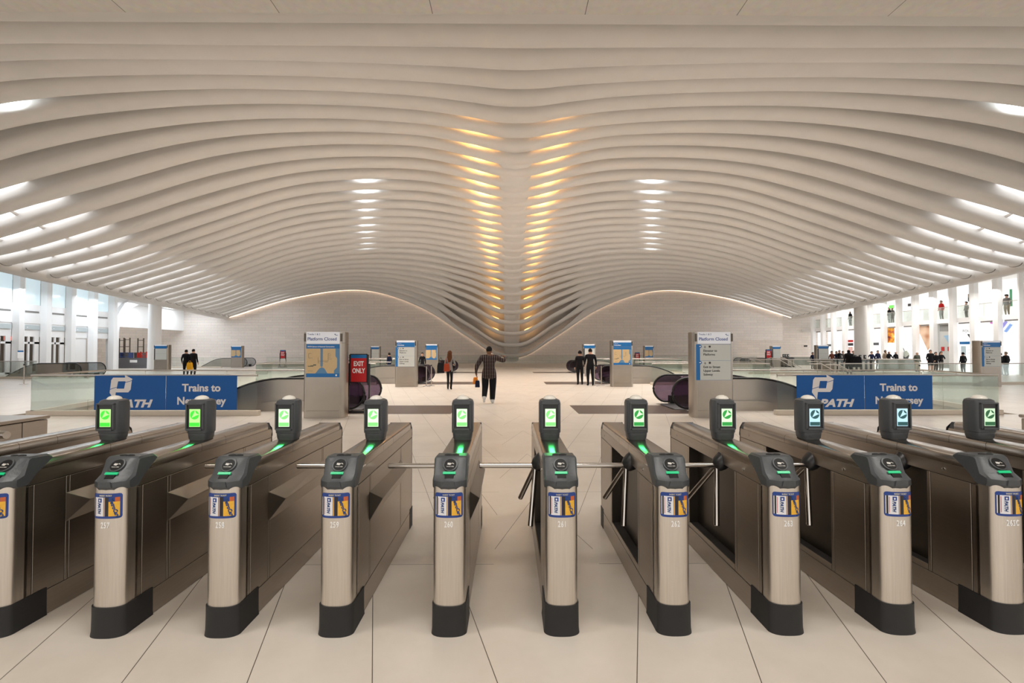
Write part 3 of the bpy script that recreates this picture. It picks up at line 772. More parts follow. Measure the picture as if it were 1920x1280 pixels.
def kiosk(x, y, kind, label, scale=1.0, depth=.46, w=1.04, face=1, head='closed', detail=True):
    k = empty('sign_kiosk', (x, y, 0), label=label, cat='kiosk', group='steel information kiosks')
    k.scale = (scale,) * 3
    H = 2.17; hw = w / 2; pw_ = .10
    M().box(-hw + pw_ * .8, hw - pw_ * .8, .03, depth - .03, .0, H - .01).build('cabinet', steelk, k, bevel=.004)
    for s in (-1, 1):
        pts = []
        for j in range(13):
            a = math.pi * j / 12 - math.pi / 2
            pts.append((s * (hw - pw_) + s * pw_ * math.cos(a), depth / 2 + depth / 2 * math.copysign(abs(math.sin(a)) ** .6, math.sin(a))))
        M().prism(pts, 0, H - .28, 'z').prism(pts, H - .275, H, 'z').build('side_post', steelk, k, smooth=True, angle=35)
        M().box(s * (hw - pw_ * .9), s * (hw - .04), -.004, .02, H - .24, H - .04).build('louvre', recessm, k)
    x0, x1 = -hw + pw_, hw - pw_
    M().box(x0, x1, -.004, .03, .19, H - .46 - .001).build('front_panel', steelk, k)
    M().box(x0, x1, -.003, .03, .0, .184).build('kick_plate', steelk, k)
    hd = panel(x0, x1, H - .30, H, -.010, signw, k, 'header_panel')
    if head == 'closed':
        text('Tracks 1 & 2', .062, navyt, (x0 + .03, -.0125, H - .080), hd)
        text('Platform Closed', .112, bluest, (x0 + .03, -.0125, H - .215), hd, bold=.012)
        M().box(x1 - .13, x1 - .10, -.0125, -.0105, H - .07, H - .05).box(x1 - .11, x1 - .05, -.0125, -.0105, H - .09, H - .078).build('header_mark', navyt, hd)
    else:
        panel(x0, x1, H - .30, H - .09, -.013, signb, hd, 'line_band')
        if head == 'hoboken':
            text('Trains to', .05, whitet, (x0 + .03, -.0155, H - .15), hd); text('Hoboken', .085, whitet, (x0 + .03, -.0155, H - .245), hd, bold=.01)
    if kind == 'map':
        mp = panel(x0, x1, H - 1.14, H - .31, -.010, signb, k, 'map_panel')
        if head == 'closed': text('PATH System & Regional Connections', .043, whitet, (x0 + .035, -.0125, H - .385), mp, bold=.018, shear=.2)
        mw = x1 - x0
        zt, zb = H - .42, H - 1.045
        panel(x0, x1, zb, zt, -.0120, mapt, mp, 'map_sheet')
        def q(pts, m_, nm): M().prism([(x0 + a * mw, zb + b * (zt - zb)) for a, b in pts], -.0145, -.0125, 'y').build(nm, m_, mp)
        q([(.43, 1), (.50, 1), (.50, .3), (.47, .25), (.43, .3)], mapb, 'river')
        q([(.47, .25), (.55, .2), (.64, 0), (.28, 0), (.40, .2)], mapb, 'harbour')
        q([(.88, 1), (1, 1), (1, 0), (.84, 0), (.84, .12), (.93, .25), (.93, .6), (.88, .7)], mapb, 'sound')
        if detail:
            ln = M()
            def L(a0, b0, a1, b1):
                ln.box(x0 + min(a0, a1) * mw - .003, x0 + max(a0, a1) * mw + .003, -.0155, -.0135, zb + min(b0, b1) * (zt - zb) - .003, zb + max(b0, b1) * (zt - zb) + .003)
            for a in ((.36, .50, .66, .50), (.66, .50, .66, .80), (.66, .80, .72, .80), (.36, .42, .36, .64), (.36, .42, .40, .42), (.08, .80, .16, .80), (.08, .62, .08, .80), (.08, .62, .20, .62), (.68, .74, .74, .74), (.68, .66, .74, .66), (.68, .58, .76, .58),
                      (.06, .30, .14, .28), (.14, .28, .22, .32), (.22, .32, .30, .36), (.06, .10, .20, .10), (.56, .45, .64, .45)): L(*a)
            ln.build('map_lines', mapl, mp)
            M().lathe([(0, 0), (.022, 0), (.022, .002), (0, .002)], seg=16, mtx=Matrix.Translation((x1 - .08, -.0125, H - 1.09)) @ Matrix.Rotation(R(90), 4, 'X')).build('map_mark', whitet, mp)
    else:
        lp = panel(x0 - .04, x1, H - 1.22, H - .31, -.008, signb if detail else darkt, k, 'list_panel')
        ww = x1 - x0
        for zt, lines in ((H - .315, ('Elevator to', 'Platforms')), (H - .725, ('Exit to Street', 'Upper Levels', 'Subway'))):
            zb = zt - (.405 if len(lines) == 2 else .49)
            sg_ = panel(x0 + .06, x1 - .005, zb, zt, -.012, signg, lp, 'list_sign')
            if detail:
                for j, l_ in enumerate(lines): text(l_, .078, darkt, (x0 + .14, -.0145, zt - .185 - j * .095), sg_, bold=.014)
                dd = M(); dd.prism([(x0 + .06 + .042 * math.cos(2 * math.pi * j / 20), zt - .05 + .042 * math.sin(2 * math.pi * j / 20)) for j in range(20)], -.016, -.012, 'y').build('arrow_roundel', signb, sg_)
                M().prism([(x0 + .035, zt - .056), (x0 + .035, zt - .044), (x0 + .06, zt - .044), (x0 + .06, zt - .03), (x0 + .085, zt - .05), (x0 + .06, zt - .07), (x0 + .06, zt - .056)], -.018, -.0165, 'y').build('arrow', whitet, sg_)
                ic = M()
                for j in range(14):
                    a0, a1 = 2 * math.pi * j / 16 + 2.2, 2 * math.pi * (j + 1) / 16 + 2.2; cx, cz = x0 + .185, zt - .07
                    ic.add([(cx + r * math.cos(a), -.0145, cz + r * math.sin(a)) for a, r in ((a0, .022), (a1, .022), (a1, .016), (a0, .016))], [(0, 1, 2, 3)])
                ic.box(x0 + .178, x0 + .186, -.0145, -.0125, zt - .075, zt - .03).box(x0 + .178, x0 + .205, -.0145, -.0125, zt - .072, zt - .064)
                ic.build('wheelchair_symbol', darkt, sg_); M().box(x0 + .28, x0 + .33, -.0145, -.0125, zt - .08, zt - .03).build('elevator_symbol', darkt, sg_)
    return k
kiosk(-4.68, 11.5, 'map', 'large steel kiosk with Platform Closed header over a tan and blue rail map')
kiosk(5.20, 11.5, 'list', 'large steel kiosk with Platform Closed header over Elevator to Platforms lines')
kiosk(-4.82, 21.3, 'list', 'steel kiosk with blue Hoboken header over grey direction lines, left of the long-haired woman', head='hoboken')
kiosk(5.32, 21.3, 'map', 'steel kiosk with blue Hoboken header over a map, right of two men', head='hoboken')
kiosk(-5.7, 33.6, 'map', 'small far kiosk with bright blue header and map, left of the long-haired woman', head='blue', w=1.0, detail=False)
kiosk(5.95, 33.6, 'list', 'small far kiosk with bright blue header, behind the two men in black', head='blue', w=1.0, detail=False)
kiosk(-13.2, 45, 'list', 'small far kiosk with pale header, just right of the red Exit Only stand', head='none_', w=1.0, detail=False, scale=.98)
kiosk(13.9, 45, 'map', 'small far kiosk with pale header and tan map, right of the small red sign', head='none_', w=1.0, detail=False)
kiosk(-27.0, 45.3, 'map', 'small far kiosk with map, standing between the escalators on the left', head='none_', w=1.15, detail=False)
kiosk(-28.6, 37.6, 'list', 'far kiosk with blue header beside the left round column', head='blue', w=1.2, detail=False)
kiosk(27.5, 46.6, 'list', 'small far kiosk with grey direction lines, at the right end of the back wall', head='none_', w=1.0, detail=False)
kiosk(27.4, 39.5, 'list', 'far kiosk with blue header left of the small far turnstiles', head='blue', w=1.1, detail=False)
kiosk(22.75, 21.3, 'list', 'large steel kiosk with blue header near the right edge, by the shop fronts', head='hoboken')

def exit_stand(x, y, label, scale=1.0, txt=True, legs=True):
    e = empty('exit_only_stand', (x, y, 0), label=label, cat='sign'); e.scale = (scale,) * 3
    f = M()
    for s in (-1, 1):
        f.box(s * .25, s * .285, 0, .04, .0, 1.27).box(s * .215, s * .25, .0, .03, .72, 1.50)
        f.tube([(s * .26, -.28, .02), (s * .26, .30, .02)], .022, 6).tube([(s * .26, .0, .42), (s * .26, -.26, .04)], .016, 6)
    f.box(-.28, .28, 0, .04, .0, .05)
    f.build('stand_frame', blackp, e)
    b = M().box(-.205, .205, -.018, .012, .80, 1.50).build('sign_board', exitr, e)
    M().box(-.222, -.20, -.022, .014, .79, 1.52).box(.20, .222, -.022, .014, .79, 1.52).box(-.222, .222, -.022, .014, 1.495, 1.52).box(-.222, .222, -.022, .014, .78, .80).build('board_frame', blackp, b)
    M().box(-.20, .20, -.021, -.018, 1.41, 1.495).build('blue_strip', signb, b)
    text('EXIT', .170, whitet, (0, -.0215, 1.21), b, bold=.03, align='CENTER', sx=.74); text('ONLY', .170, whitet, (0, -.0215, 1.03), b, bold=.03, align='CENTER', sx=.70)
    return e
exit_stand(-4.09, 12.45, 'red Exit Only sign on a black stand beside the large map kiosk', 1.06)
exit_stand(-22.9, 46.3, 'tiny red Exit Only stand beside the far left escalator', 1.15)
exit_stand(13.0, 46.0, 'tiny red sign stand left of the far tan map kiosk', 1.0)
exit_stand(26.35, 46.0, 'small dark red Exit Only stand at the right end of the back wall', 1.2)

# ================================================================ ESCALATORS, BALUSTRADES, BANNERS
def escalator(x0, ya, yb, s, label, plinth=True, dark=True, length=6.2, run=2.2):
    ng = purple if dark else palegl
    """x0: newel tip, s: direction in which it runs down"""
    e = empty('escalator', (x0, ya, 0), label=label, cat='escalator', group='escalators down to the platforms')
    r = .43; zc = .49; ang = R(28)
    def hand(off=0):
        P = [];
        for j in range(17):
            a = -math.pi / 2 * 1.0 - math.pi * j / 16
            P.append((s * (r + (r - off) * math.cos(a)), zc + (r - off) * math.sin(a)))
        P[0] = (s * (r + .35), P[0][1])
        top = zc + r - off
        xk = run
        for j in range(1, 9):
            a = ang * j / 8; R_ = 3.4
            P.append((s * (xk + R_ * math.sin(a)), top - R_ * (1 - math.cos(a))))
        xe, ze = P[-1]
        P.append((xe + s * length * math.cos(ang), ze - length * math.sin(ang)))
        return P
    hp = hand(0); ip = hand(.03)
    W = yb - ya
    for yy in (0, W):
        rail = M().tube([(a, yy, z) for a, z in hp], .040, 10, flat=.75).build('handrail', handm, e, smooth=True, angle=60)
        # balustrade: newel glass then clad panel
        n1 = ip[:17]
        M().prism([n1[0]] + n1[1:] + [(s * 1.15, n1[16][1]), (s * 1.15, n1[0][1])], yy - .012, yy + .012, 'y').build('newel_glass', ng, e)
        pp = [(s * 1.15, ip[16][1])] + ip[17:]
        low = [(a, z - .62 - .02) for a, z in pp[::-1]]
        M().prism(pp + low, yy - .02, yy + .02, 'y').build('side_panel', panelm, e)
        # plinth cladding below the panel
        top2 = [(a, z - .60) for a, z in pp[:7]]
        zlo = 0.0
        M().prism([(s * .55, .0), (s * .55, .20)] + top2 + [(top2[-1][0], -.6), (top2[-1][0] - s * .4, 0.0)][:1] + [(top2[-1][0], 0.0)], yy - .10, yy + .10, 'y').build('skirt_cladding', panelm, e) if top2[-1][1] > 0 else \
        M().prism([(s * .55, .0), (s * .55, .20)] + [q for q in top2 if q[1] > .02] + [(max((q for q in top2 if q[1] > .02), key=lambda q: s * q[0])[0], 0.0)], yy - .10, yy + .10, 'y').build('skirt_cladding', panelm, e)
        M().box(s * .50, s * .66, yy - .11, yy + .11, 0, .26).build('newel_foot', handm, e, bevel=.01)
    st = M()
    st.box(s * .1, s * 1.5, .12, W - .12, .0, .02)
    x = 1.5; z = 0
    n = 0
    while n < 22:
        st.box(s * x, s * (x + .4), .12, W - .12, z - .25, z + .0); x += .4
        if n > 1: z -= .2
        n += 1
    st.build('steps', stepm, e)
    M().box(s * .05, s * .12, .14, W - .14, .0, .022).build('comb_plate', chrome, e)
    return e
rows = [(12.9, 14.6, 'front'), (23.4, 25.1, 'middle'), (34.9, 36.6, 'back')]
for ya, yb, nm in rows:
    for s, x0 in ((-1, -4.08), (1, 4.64)):
        escalator(x0, ya, yb, s, '%s escalator of the %s row, black newel ring facing the middle aisle' % ('left' if s < 0 else 'right', nm))
escalator(-26.2, 28.1, 29.8, -1, 'escalator at the far left edge with a lit floor plate, beyond the blue banner', dark=False, length=5.6)
escalator(-26.9, 47, 48.6, -1, 'small far escalator right of the two people walking together', dark=False, length=4)
escalator(-15.6, 47.4, 48.8, -1, 'small far escalator beside the tiny Exit Only stand', dark=False, length=3)
escalator(24.6, 48.3, 49.7, 1, 'small far escalator with a grey newel ring left of the dark red stand', dark=False, length=3)

def balustrade(pts, label, h=1.05, z0=0.12, curb=True, post=1.4, name='glass_balustrade', closed=False, inner=0):
    b = empty(name, (pts[0][0], pts[0][1], 0), label=label, cat='railing', group='glass railings around the escalator openings')
    ox, oy = pts[0]
    P = [(x - ox, y - oy) for x, y in pts]
    b_t = M(); b_t.tube([(x, y, h) for x, y in P], .024, 8)
    for i in range(len(P) - 1):
        (ax_, ay), (bx, by) = P[i], P[i + 1]; L = math.hypot(bx - ax_, by - ay); n = max(1, round(L / post))
        dx, dy = (bx - ax_) / L, (by - ay) / L; nx, ny = -dy, dx
        for k in range(n):
            u0, u1 = L * k / n + .006, L * (k + 1) / n - .006
            q = [(ax_ + dx * u + nx * o, ay + dy * u + ny * o) for u, o in ((u0, -.006), (u1, -.006), (u1, .006), (u0, .006))]
            M().prism(q, z0, h - .04, 'z').build('glass_pane', glass, b)
            b_t.tube([(ax_ + dx * u0, ay + dy * u0, h - .06), (ax_ + dx * u0, ay + dy * u0, h)], .010, 6)
        if curb:
            q = [(ax_ + dx * u + nx * o, ay + dy * u + ny * o) for u, o in ((-.06, -.07), (L + .06, -.07), (L + .06, .07), (-.06, .07))]
            M().prism(q, 0.0, z0 + .01, 'z').build('stone_curb', stonem, b, bevel=.006)
    b_t.build('handrail', railm, b, smooth=True, angle=50)
    return b
for ri, (yy, nm) in enumerate(((12.02, 'front'), (22.6, 'middle'), (34.1, 'back'))):
    for s in (-1, 1):
        side = 'left' if s < 0 else 'right'
        m_ = lambda x: (.25 + s * x)
        xi = 6.85; xo = 12.75
        pts = [(m_(xi), yy), (m_(xo), yy), (m_(xo + .75), yy + 3.0), (m_(xi), yy + 3.0)]
        balustrade(pts, 'glass railing with steel handrail around the %s %s escalator opening%s' % (nm, side, ', carrying the blue banner' if ri == 0 else ''))
for s, x0, x1 in ((-1, -10.80, -7.09), (1, 7.57, 11.18)):
    bn = empty('banner', (x0, 11.955, 0), label='blue banner reading PATH Trains to New Jersey on the %s glass railing' % ('left' if s < 0 else 'right'), cat='banner')
    wd = x1 - x0; half = wd / 2
    zt, zb = 1.045, .155
    for k in (0, 1):
        pn_ = M().box(k * half + .008, (k + 1) * half - .008, -.006, .006, zb, zt).build('banner_sheet', bannerb, bn)
        if k == 0:
            logo(pn_, .36 if s < 0 else .36, .60, -.007, .60, bannert, bannerb)
            text('PATH', .27, bannert, (.60 if s < 0 else .60, -.009, .23), pn_, bold=.045, shear=.28, sx=1.28)
        else:
            text('Trains to', .27, bannert, (half * 1.5, -.009, .64), pn_, bold=.03, align='CENTER', sx=1.0)
            text('New Jersey', .27, bannert, (half * 1.5, -.009, .30), pn_, bold=.03, align='CENTER', sx=1.0)
# further railings
balustrade([(-25, 47.1), (-14.5, 47.1)], 'far glass railing in front of the back wall, left half', post=2.2)
balustrade([(-13.5, WY - 3.15), (26, WY - 3.15)], 'long far glass railing standing on the stone plinth along the back wall', h=1.15, z0=.36, curb=False, post=3.5)
balustrade([(-33.5, 45), (-28.3, 45)], 'far glass railing beyond the left round column', post=2)
balustrade([(-34, 27.8), (-28.6, 27.8)], 'glass railing along the far left escalator', post=1.6)
balustrade([(16.5, 22.6), (24.3, 22.6), (31, 23.5)], 'glass railing running to the right edge past the large blue-headed kiosk', post=2.2)
balustrade([(17.5, 33.0), (30, 33.0)], 'far glass railing in front of the small far turnstiles', post=2.2)
# sloping stair rails on the right
def stair_rail(x, y, s, label, L=2.6):
    o = empty('stair_handrail', (x, y, 0), label=label, cat='railing', group='sloping stair handrails')
    for dy in (0, 1.3):
        M().tube([(-.7 * s, dy, .95), (0, dy, .95), (L * s, dy, .95 - L * .55)], .025, 8).tube([(0, dy, .95), (0, dy, 0)], .02, 6).tube([(1.1 * s, dy, .35), (1.1 * s, dy, 0)], .02, 6).build('rail', railm, o, smooth=True)
stair_rail(21.5, 30.3, 1, 'sloping steel stair rails left of the right kiosk, beyond the banner', 1.7)
stair_rail(24.2, 44.5, 1, 'small sloping stair rails in front of the far right wall', 1.7)
stair_rail(27.0, 44.5, 1, 'small sloping stair rails beside the far blue-headed kiosk', 1.7)
stair_rail(17.6, 24.2, 1, 'sloping steel stair rails seen through the glass right of the banner', 1.7)
# stanchions beside the middle kiosks
def stanchion(x, y, label):
    o = empty('stanchion', (x, y, 0), label=label, cat='post', group='slim steel posts')
    M().tube([(0, 0, .02), (0, 0, .98)], .022, 10).build('pole', railm, o, smooth=True, angle=40)
    M().lathe([(0, 0), (.17, 0), (.16, .015), (.03, .03), (0, .03)], seg=18).build('base', railm, o, smooth=True, angle=40)
    M().lathe([(0, .95), (.035, .95), (.035, 1.02), (0, 1.02)], seg=12).build('cap', blackp, o, smooth=True, angle=40)
for x, y, l in ((-3.9, 21.6, 'slim steel post right of the middle left kiosk, nearer the kiosk'), (-3.72, 21.9, 'slim steel post right of the middle left kiosk, nearer the woman'),
                (4.1, 21.8, 'slim steel post left of the middle right kiosk, nearer the men'), (4.5, 22.15, 'slim steel post nearly touching the middle right kiosk'),
                (-24.5, 23.2, 'steel post at the left edge in front of the escalator'), (19.6, 21.6, 'steel post with round base left of the right-edge kiosk')):
    stanchion(x, y, l)

# ================================================================ PEOPLE
def cloth(name, col, vary=.15, rough=.85): return MATS.get(name) or mat(name, col, rough, vary=vary, scale=9, spec=.15)
def plaid():
    m = bpy.data.materials.new('plaid_cloth'); m.use_nodes = True; t = m.node_tree; b = t.nodes['Principled BSDF']
    tc = t.nodes.new('ShaderNodeTexCoord'); sp = t.nodes.new('ShaderNodeSeparateXYZ'); t.links.new(tc.outputs['Object'], sp.inputs[0])
    X = N(t, sp.outputs[0]); Z = N(t, sp.outputs[2])
    vx = ((X * 14.0).fract() - .5).abs().lt(.09); dash = ((Z * 22.0).fract() - .5).abs().lt(.33); vz = ((Z * 9.0).fract() - .5).abs().lt(.07)
    k = (vx * dash).mx(vz * .15)
    mx = t.nodes.new('ShaderNodeMix'); mx.data_type = 'RGBA'; t.links.new(k.s, mx.inputs['Factor'])
    mx.inputs['A'].default_value = (.022, .008, .008, 1); mx.inputs['B'].default_value = (.24, .20, .17, 1)
    t.links.new(mx.outputs['Result'], b.inputs['Base Color']); b.inputs['Roughness'].default_value = .9
    return m
PL = plaid()
skins = [cloth('skin_light', (.55, .33, .24), .06, .55), cloth('skin_brown', (.20, .10, .06), .06, .55)]
BK, NV, GY, WH, TN = cloth('black_cloth', (.010, .010, .012)), cloth('navy_cloth', (.012, .018, .05)), cloth('grey_cloth', (.20, .19, .18)), cloth('white_cloth', (.6, .6, .6)), cloth('tan_cloth', (.35, .27, .2))
GNG, RED, HAIRB, HAIRK = cloth('grey_green_cloth', (.10, .11, .09)), cloth('red_cloth', (.5, .02, .02)), cloth('brown_hair', (.085, .032, .014), .4), cloth('black_hair', (.012, .01, .009))
KHAKI = cloth('khaki_cloth', (.45, .38, .30))
BASEJ = {'pel': (0, 0, .95, .125), 'bel': (0, 0, 1.10, .122), 'che': (0, 0, 1.27, .142), 'uch': (0, -.005, 1.40, .115), 'nec': (0, .005, 1.50, .052),
         'hd1': (0, .02, 1.585, .075), 'hd2': (0, .008, 1.665, .088), 'hd3': (0, .0, 1.72, .055)}
for s_, n_ in ((-1, 'L'), (1, 'R')):
    BASEJ.update({'sh' + n_: (.165 * s_, 0, 1.405, .066), 'el' + n_: (.235 * s_, -.03, 1.13, .049), 'wr' + n_: (.245 * s_, .05, .89, .032), 'pa' + n_: (.245 * s_, .075, .82, .036),
                  'hp' + n_: (.088 * s_, 0, .88, .098), 'kn' + n_: (.098 * s_, .02, .50, .066), 'an' + n_: (.10 * s_, -.03, .10, .046), 'he' + n_: (.10 * s_, -.055, .045, .040), 'to' + n_: (.115 * s_, .13, .038, .038)})
BONES = [('pel', 'bel'), ('bel', 'che'), ('che', 'uch'), ('uch', 'nec'), ('nec', 'hd1'), ('hd1', 'hd2'), ('hd2', 'hd3')]
for n_ in 'LR': BONES += [('uch', 'sh' + n_), ('sh' + n_, 'el' + n_), ('el' + n_, 'wr' + n_), ('wr' + n_, 'pa' + n_), ('pel', 'hp' + n_), ('hp' + n_, 'kn' + n_), ('kn' + n_, 'an' + n_), ('an' + n_, 'he' + n_), ('he' + n_, 'to' + n_)]
def body(J, fingers=True, sub=1):
    names = list(J); idx = {k: i for i, k in enumerate(names)}
    vs = [Vector(J[k][:3]) for k in names]; rs = [J[k][3] for k in names]; es = [(idx[a], idx[b]) for a, b in BONES]; tagb = [(a, b) for a, b in BONES]
    def addv(p, r): vs.append(Vector(p)); rs.append(r); return len(vs) - 1
    hd = Vector(J['hd1'][:3]); i0 = addv(hd + Vector((0, .088, .005)), .016); es.append((idx['hd1'], i0))
    for s in (-1, 1): i0 = addv(hd + Vector((s * .085, -.005, .03)), .017); es.append((idx['hd1'], i0))
    if fingers:
        for s, n in ((-1, 'L'), (1, 'R')):
            pa, wr_ = Vector(J['pa' + n][:3]), Vector(J['wr' + n][:3]); d = (pa - wr_).normalized(); side = Vector((0, 1, 0)) if abs(d.y) < .8 else Vector((0, 0, 1))
            side = (side - d * side.dot(d)).normalized(); inn = Vector((-s, 0, 0)); inn = (inn - d * inn.dot(d)).normalized()
            for k, L in enumerate((.070, .080, .075, .058)):
                o = pa + side * (.024 - .016 * k) + d * .014
                a = addv(o, .0105); b_ = addv(o + d * L * .55 + inn * .004, .009); c = addv(o + d * L * .9 + inn * .022, .007)
                es += [(idx['pa' + n], a), (a, b_), (b_, c)]
            a = addv(pa + side * .036 - d * .022 + inn * .008, .011); b_ = addv(pa + side * .052 + d * .018 + inn * .020, .009); es += [(idx['pa' + n], a), (a, b_)]
    me = bpy.data.meshes.new('p'); me.from_pydata([tuple(v) for v in vs], es, []); o = bpy.data.objects.new('p', me); C.objects.link(o)
    o.modifiers.new('skin', 'SKIN'); sb = o.modifiers.new('sub', 'SUBSURF'); sb.levels = sub
    if not me.skin_vertices: me.skin_vertices.new() if hasattr(me.skin_vertices, 'new') else None
    if not me.skin_vertices:
        bm = bmesh.new(); bm.from_mesh(me); bm.verts.layers.skin.verify(); bm.to_mesh(me); bm.free()
    for i, sv in enumerate(me.skin_vertices[0].data): sv.radius = (rs[i] * 1.06, rs[i] * 1.06); sv.use_root = (i == idx['pel'])
    dg = bpy.context.evaluated_depsgraph_get(); out = bpy.data.meshes.new_from_object(o.evaluated_get(dg))
    bpy.data.objects.remove(o); bpy.data.meshes.remove(me)
    return out
def segd(p, a, b):
    ab = b - a; t = max(0, min(1, (p - a).dot(ab) / max(ab.length_squared, 1e-9))); return (p - a - ab * t).length
def person(loc, h, heading, label, top, pants, shoes=None, skin=0, hair=HAIRK, pose=None, coat=.86, sleeves=1.0, wide=1.0, longhair=False, hood=False, bald=False, group=None, face=False, shorts=False, cap=None, fingers=True):
    J = dict(BASEJ)
    if wide != 1:
        for k, v in list(J.items()):
            if k[:2] in ('pe', 'be', 'ch', 'uc', 'sh', 'hp', 'kn'): J[k] = (v[0] * wide, v[1], v[2], v[3] * wide)
            elif k[:2] in ('el', 'wr', 'pa', 'an', 'he', 'to'): J[k] = (v[0] * (1 + (wide - 1) * .8), v[1], v[2], v[3])
    if pose:
        for k, v in pose.items(): J[k] = (*v[:3], v[3] if len(v) > 3 else J[k][3])
    me = body(J, fingers)
    for v in me.vertices:
        if v.co.z > .78 and abs(v.co.x) < .24 * wide: v.co.y *= .84
    zmin = min(v.co.z for v in me.vertices); 
    for v in me.vertices: v.co.z -= zmin
    sc = h / max(v.co.z for v in me.vertices)
    me.transform(Matrix.Scale(sc, 4))
    me.materials.clear()
    for m_ in (skins[skin], top, pants, shoes or BK): me.materials.append(m_)
    P = {k: (Vector(v[:3]) - Vector((0, 0, zmin))) * sc for k, v in J.items()}
    kind = {}
    for a, b in BONES:
        q = b[:2]
        kind[(a, b)] = 0 if (a[:2] in ('ne', 'hd', 'wr') or (q == 'hd')) else 3 if (a[:2] in ('an', 'he')) else 2 if (a[:2] in ('hp', 'kn') or q == 'hp') else 1
    for p in me.polygons:
        c = p.center; best = min(BONES, key=lambda e: segd(c, P[e[0]], P[e[1]])); k = kind[best]
        if k == 2 and c.z > coat * sc: k = 1
        if best[0] == 'pel' and k == 1 and c.z < coat * sc: k = 2
        if k == 2 and shorts and c.z < .48 * sc: k = 0
        if best == ('uch', 'nec') and c.z > 1.47 * sc: k = 0
        if k == 0 and hood and best[0][:2] in ('ne', 'hd', 'uc') and not (c.y > P['hd1'].y + .035 and c.z > P['hd1'].z - .06): k = 1
        p.material_index = k; p.use_smooth = True
    root = bpy.data.objects.new('person', me); C.objects.link(root); root.location = loc; root.rotation_euler.z = R(heading)
    tag(root, label, 'person', group)
    hc = (P['hd1'] + P['hd2']) / 2 + Vector((0, 0, .012))
    if not bald and not hood:
        mm = M(); rings = []
        for i in range(9):
            th = math.pi * .5 * (i / 8) * 1.28; ring = []
            for j in range(16):
                a = 2 * math.pi * j / 16; fr = math.sin(a) > .35
                t2 = min(th, math.pi * .30) if fr else th
                ring.append((hc.x + .098 * math.sin(t2) * math.cos(a), hc.y - .004 + .108 * math.sin(t2) * math.sin(a), hc.z + .118 * math.cos(t2) + .008))
            rings.append(ring)
        mm.loft(rings, cap=False)
        if longhair:
            rr = []
            for i in range(7):
                t = i / 6; z = hc.z + .03 - .42 * t; w2 = .085 + .03 * math.sin(t * 3) - .045 * t ** 3
                rr.append([(hc.x + w2 * math.cos(a), hc.y - .055 - .03 * t + .045 * math.sin(a), z) for a in [2 * math.pi * j / 12 for j in range(12)]])
            mm.loft(rr)
        mm.build('hair', hair, root, smooth=True, angle=80)
    if cap:
        mm = M(); mm.lathe([(.105, hc.z + .03), (.104, hc.z + .08), (.08, hc.z + .125), (0, hc.z + .14)], cx=hc.x, cy=hc.y, seg=16)
        mm.build('cap', cap, root, smooth=True, angle=60)
    if face:
        mm = M()
        for s in (-1, 1): mm.lathe([(0, -.008), (.011, 0), (0, .008)], seg=8, mtx=Matrix.Translation((hc.x + s * .032, hc.y + .078, hc.z + .0)))
        mm.build('eye', BK, root); M().box(hc.x - .025, hc.x + .025, hc.y + .068, hc.y + .078, hc.z - .075, hc.z - .066).build('mouth', cloth('lip', (.3, .08, .06)), root)
    return root
def bag(loc, w, d, h, m, label, name='bag', strap=True, rz=0, cat='bag', tilt=0, hang=None):
    b = empty(name, loc, R(rz), label, cat)
    pts = [(-w / 2, 0), (w / 2, 0), (w * .46, h * .7), (w * .36, h), (-w * .36, h), (-w * .46, h * .7)]
    M().prism(pts, -d / 2, d / 2, 'y').build('bag_body', m, b, bevel=min(w, d) * .22, bseg=3)
    if strap:
        hh = hang or .35
        M().tube([(-w * .25, 0, h * .95), (-w * .18, 0, h + hh * .6), (0, 0, h + hh), (w * .18, 0, h + hh * .6), (w * .25, 0, h * .95)], .010, 6).build('strap', m, b, smooth=True)
    return b
def gp(px, py_feet): g = ground(px, py_feet); return (g.x, g.y, 0)
def gpy(px, Y, z=0): p = at_y(px, 640, Y); return (p.x, Y, z)

# man in the plaid shirt, walking away with one arm up
ml = gp(917, 756)
person(ml, 1.80, 0, 'man in dark plaid shirt and baggy black trousers walking away, right arm raised', PL, BK, shoes=WH, skin=1, hair=HAIRK, coat=.76, wide=1.36,
       pose={'elL': (-.38, -.06, 1.14, .068), 'wrL': (-.40, .04, .93), 'paL': (-.39, .07, .86), 'elR': (.46, .02, 1.30, .068), 'wrR': (.50, .20, 1.42), 'paR': (.43, .25, 1.45),
             'knL': (-.12, .06, .52, .10), 'anL': (-.14, -.16, .20, .075), 'heL': (-.14, -.20, .16), 'toL': (-.15, -.06, .06), 'knR': (.11, .04, .50, .10), 'anR': (.10, .0, .11, .078), 'heR': (.10, -.04, .05), 'toR': (.12, .14, .04)})
bag((ml[0] - .44, ml[1] + .02, .62), .16, .07, .22, cloth('orange_cloth', (.8, .25, .03)), 'orange and dark pouch held by the man in the plaid shirt', 'pouch', strap=False)
bag((ml[0] - .37, ml[1] - .06, .52), .15, .07, .22, NV, 'dark folded cap hanging from the plaid-shirted man\'s left hand', 'folded_cap', strap=False, cat='cap')
wl_ = gp(843, 730)
person(wl_, 1.66, 0, 'woman with long brown hair in grey sweater and black leggings, walking away', GY, BK, shoes=BK, skin=0, hair=HAIRB, longhair=True, wide=.86, coat=.84,
       pose={'elR': (.24, -.02, 1.14, .048), 'wrR': (.20, .16, 1.08), 'paR': (.17, .22, 1.10), 'anL': (-.06, -.10, .13), 'heL': (-.06, -.13, .09), 'toL': (-.07, .03, .035), 'knL': (-.07, .03, .50), 'anR': (.06, .0, .10), 'heR': (.06, -.03, .045), 'toR': (.07, .13, .038)})
bag((wl_[0] - .38, wl_[1] - .05, .72), .32, .14, .46, BK, 'big black shoulder bag on the long-haired woman\'s left side', rz=-12, hang=.22)
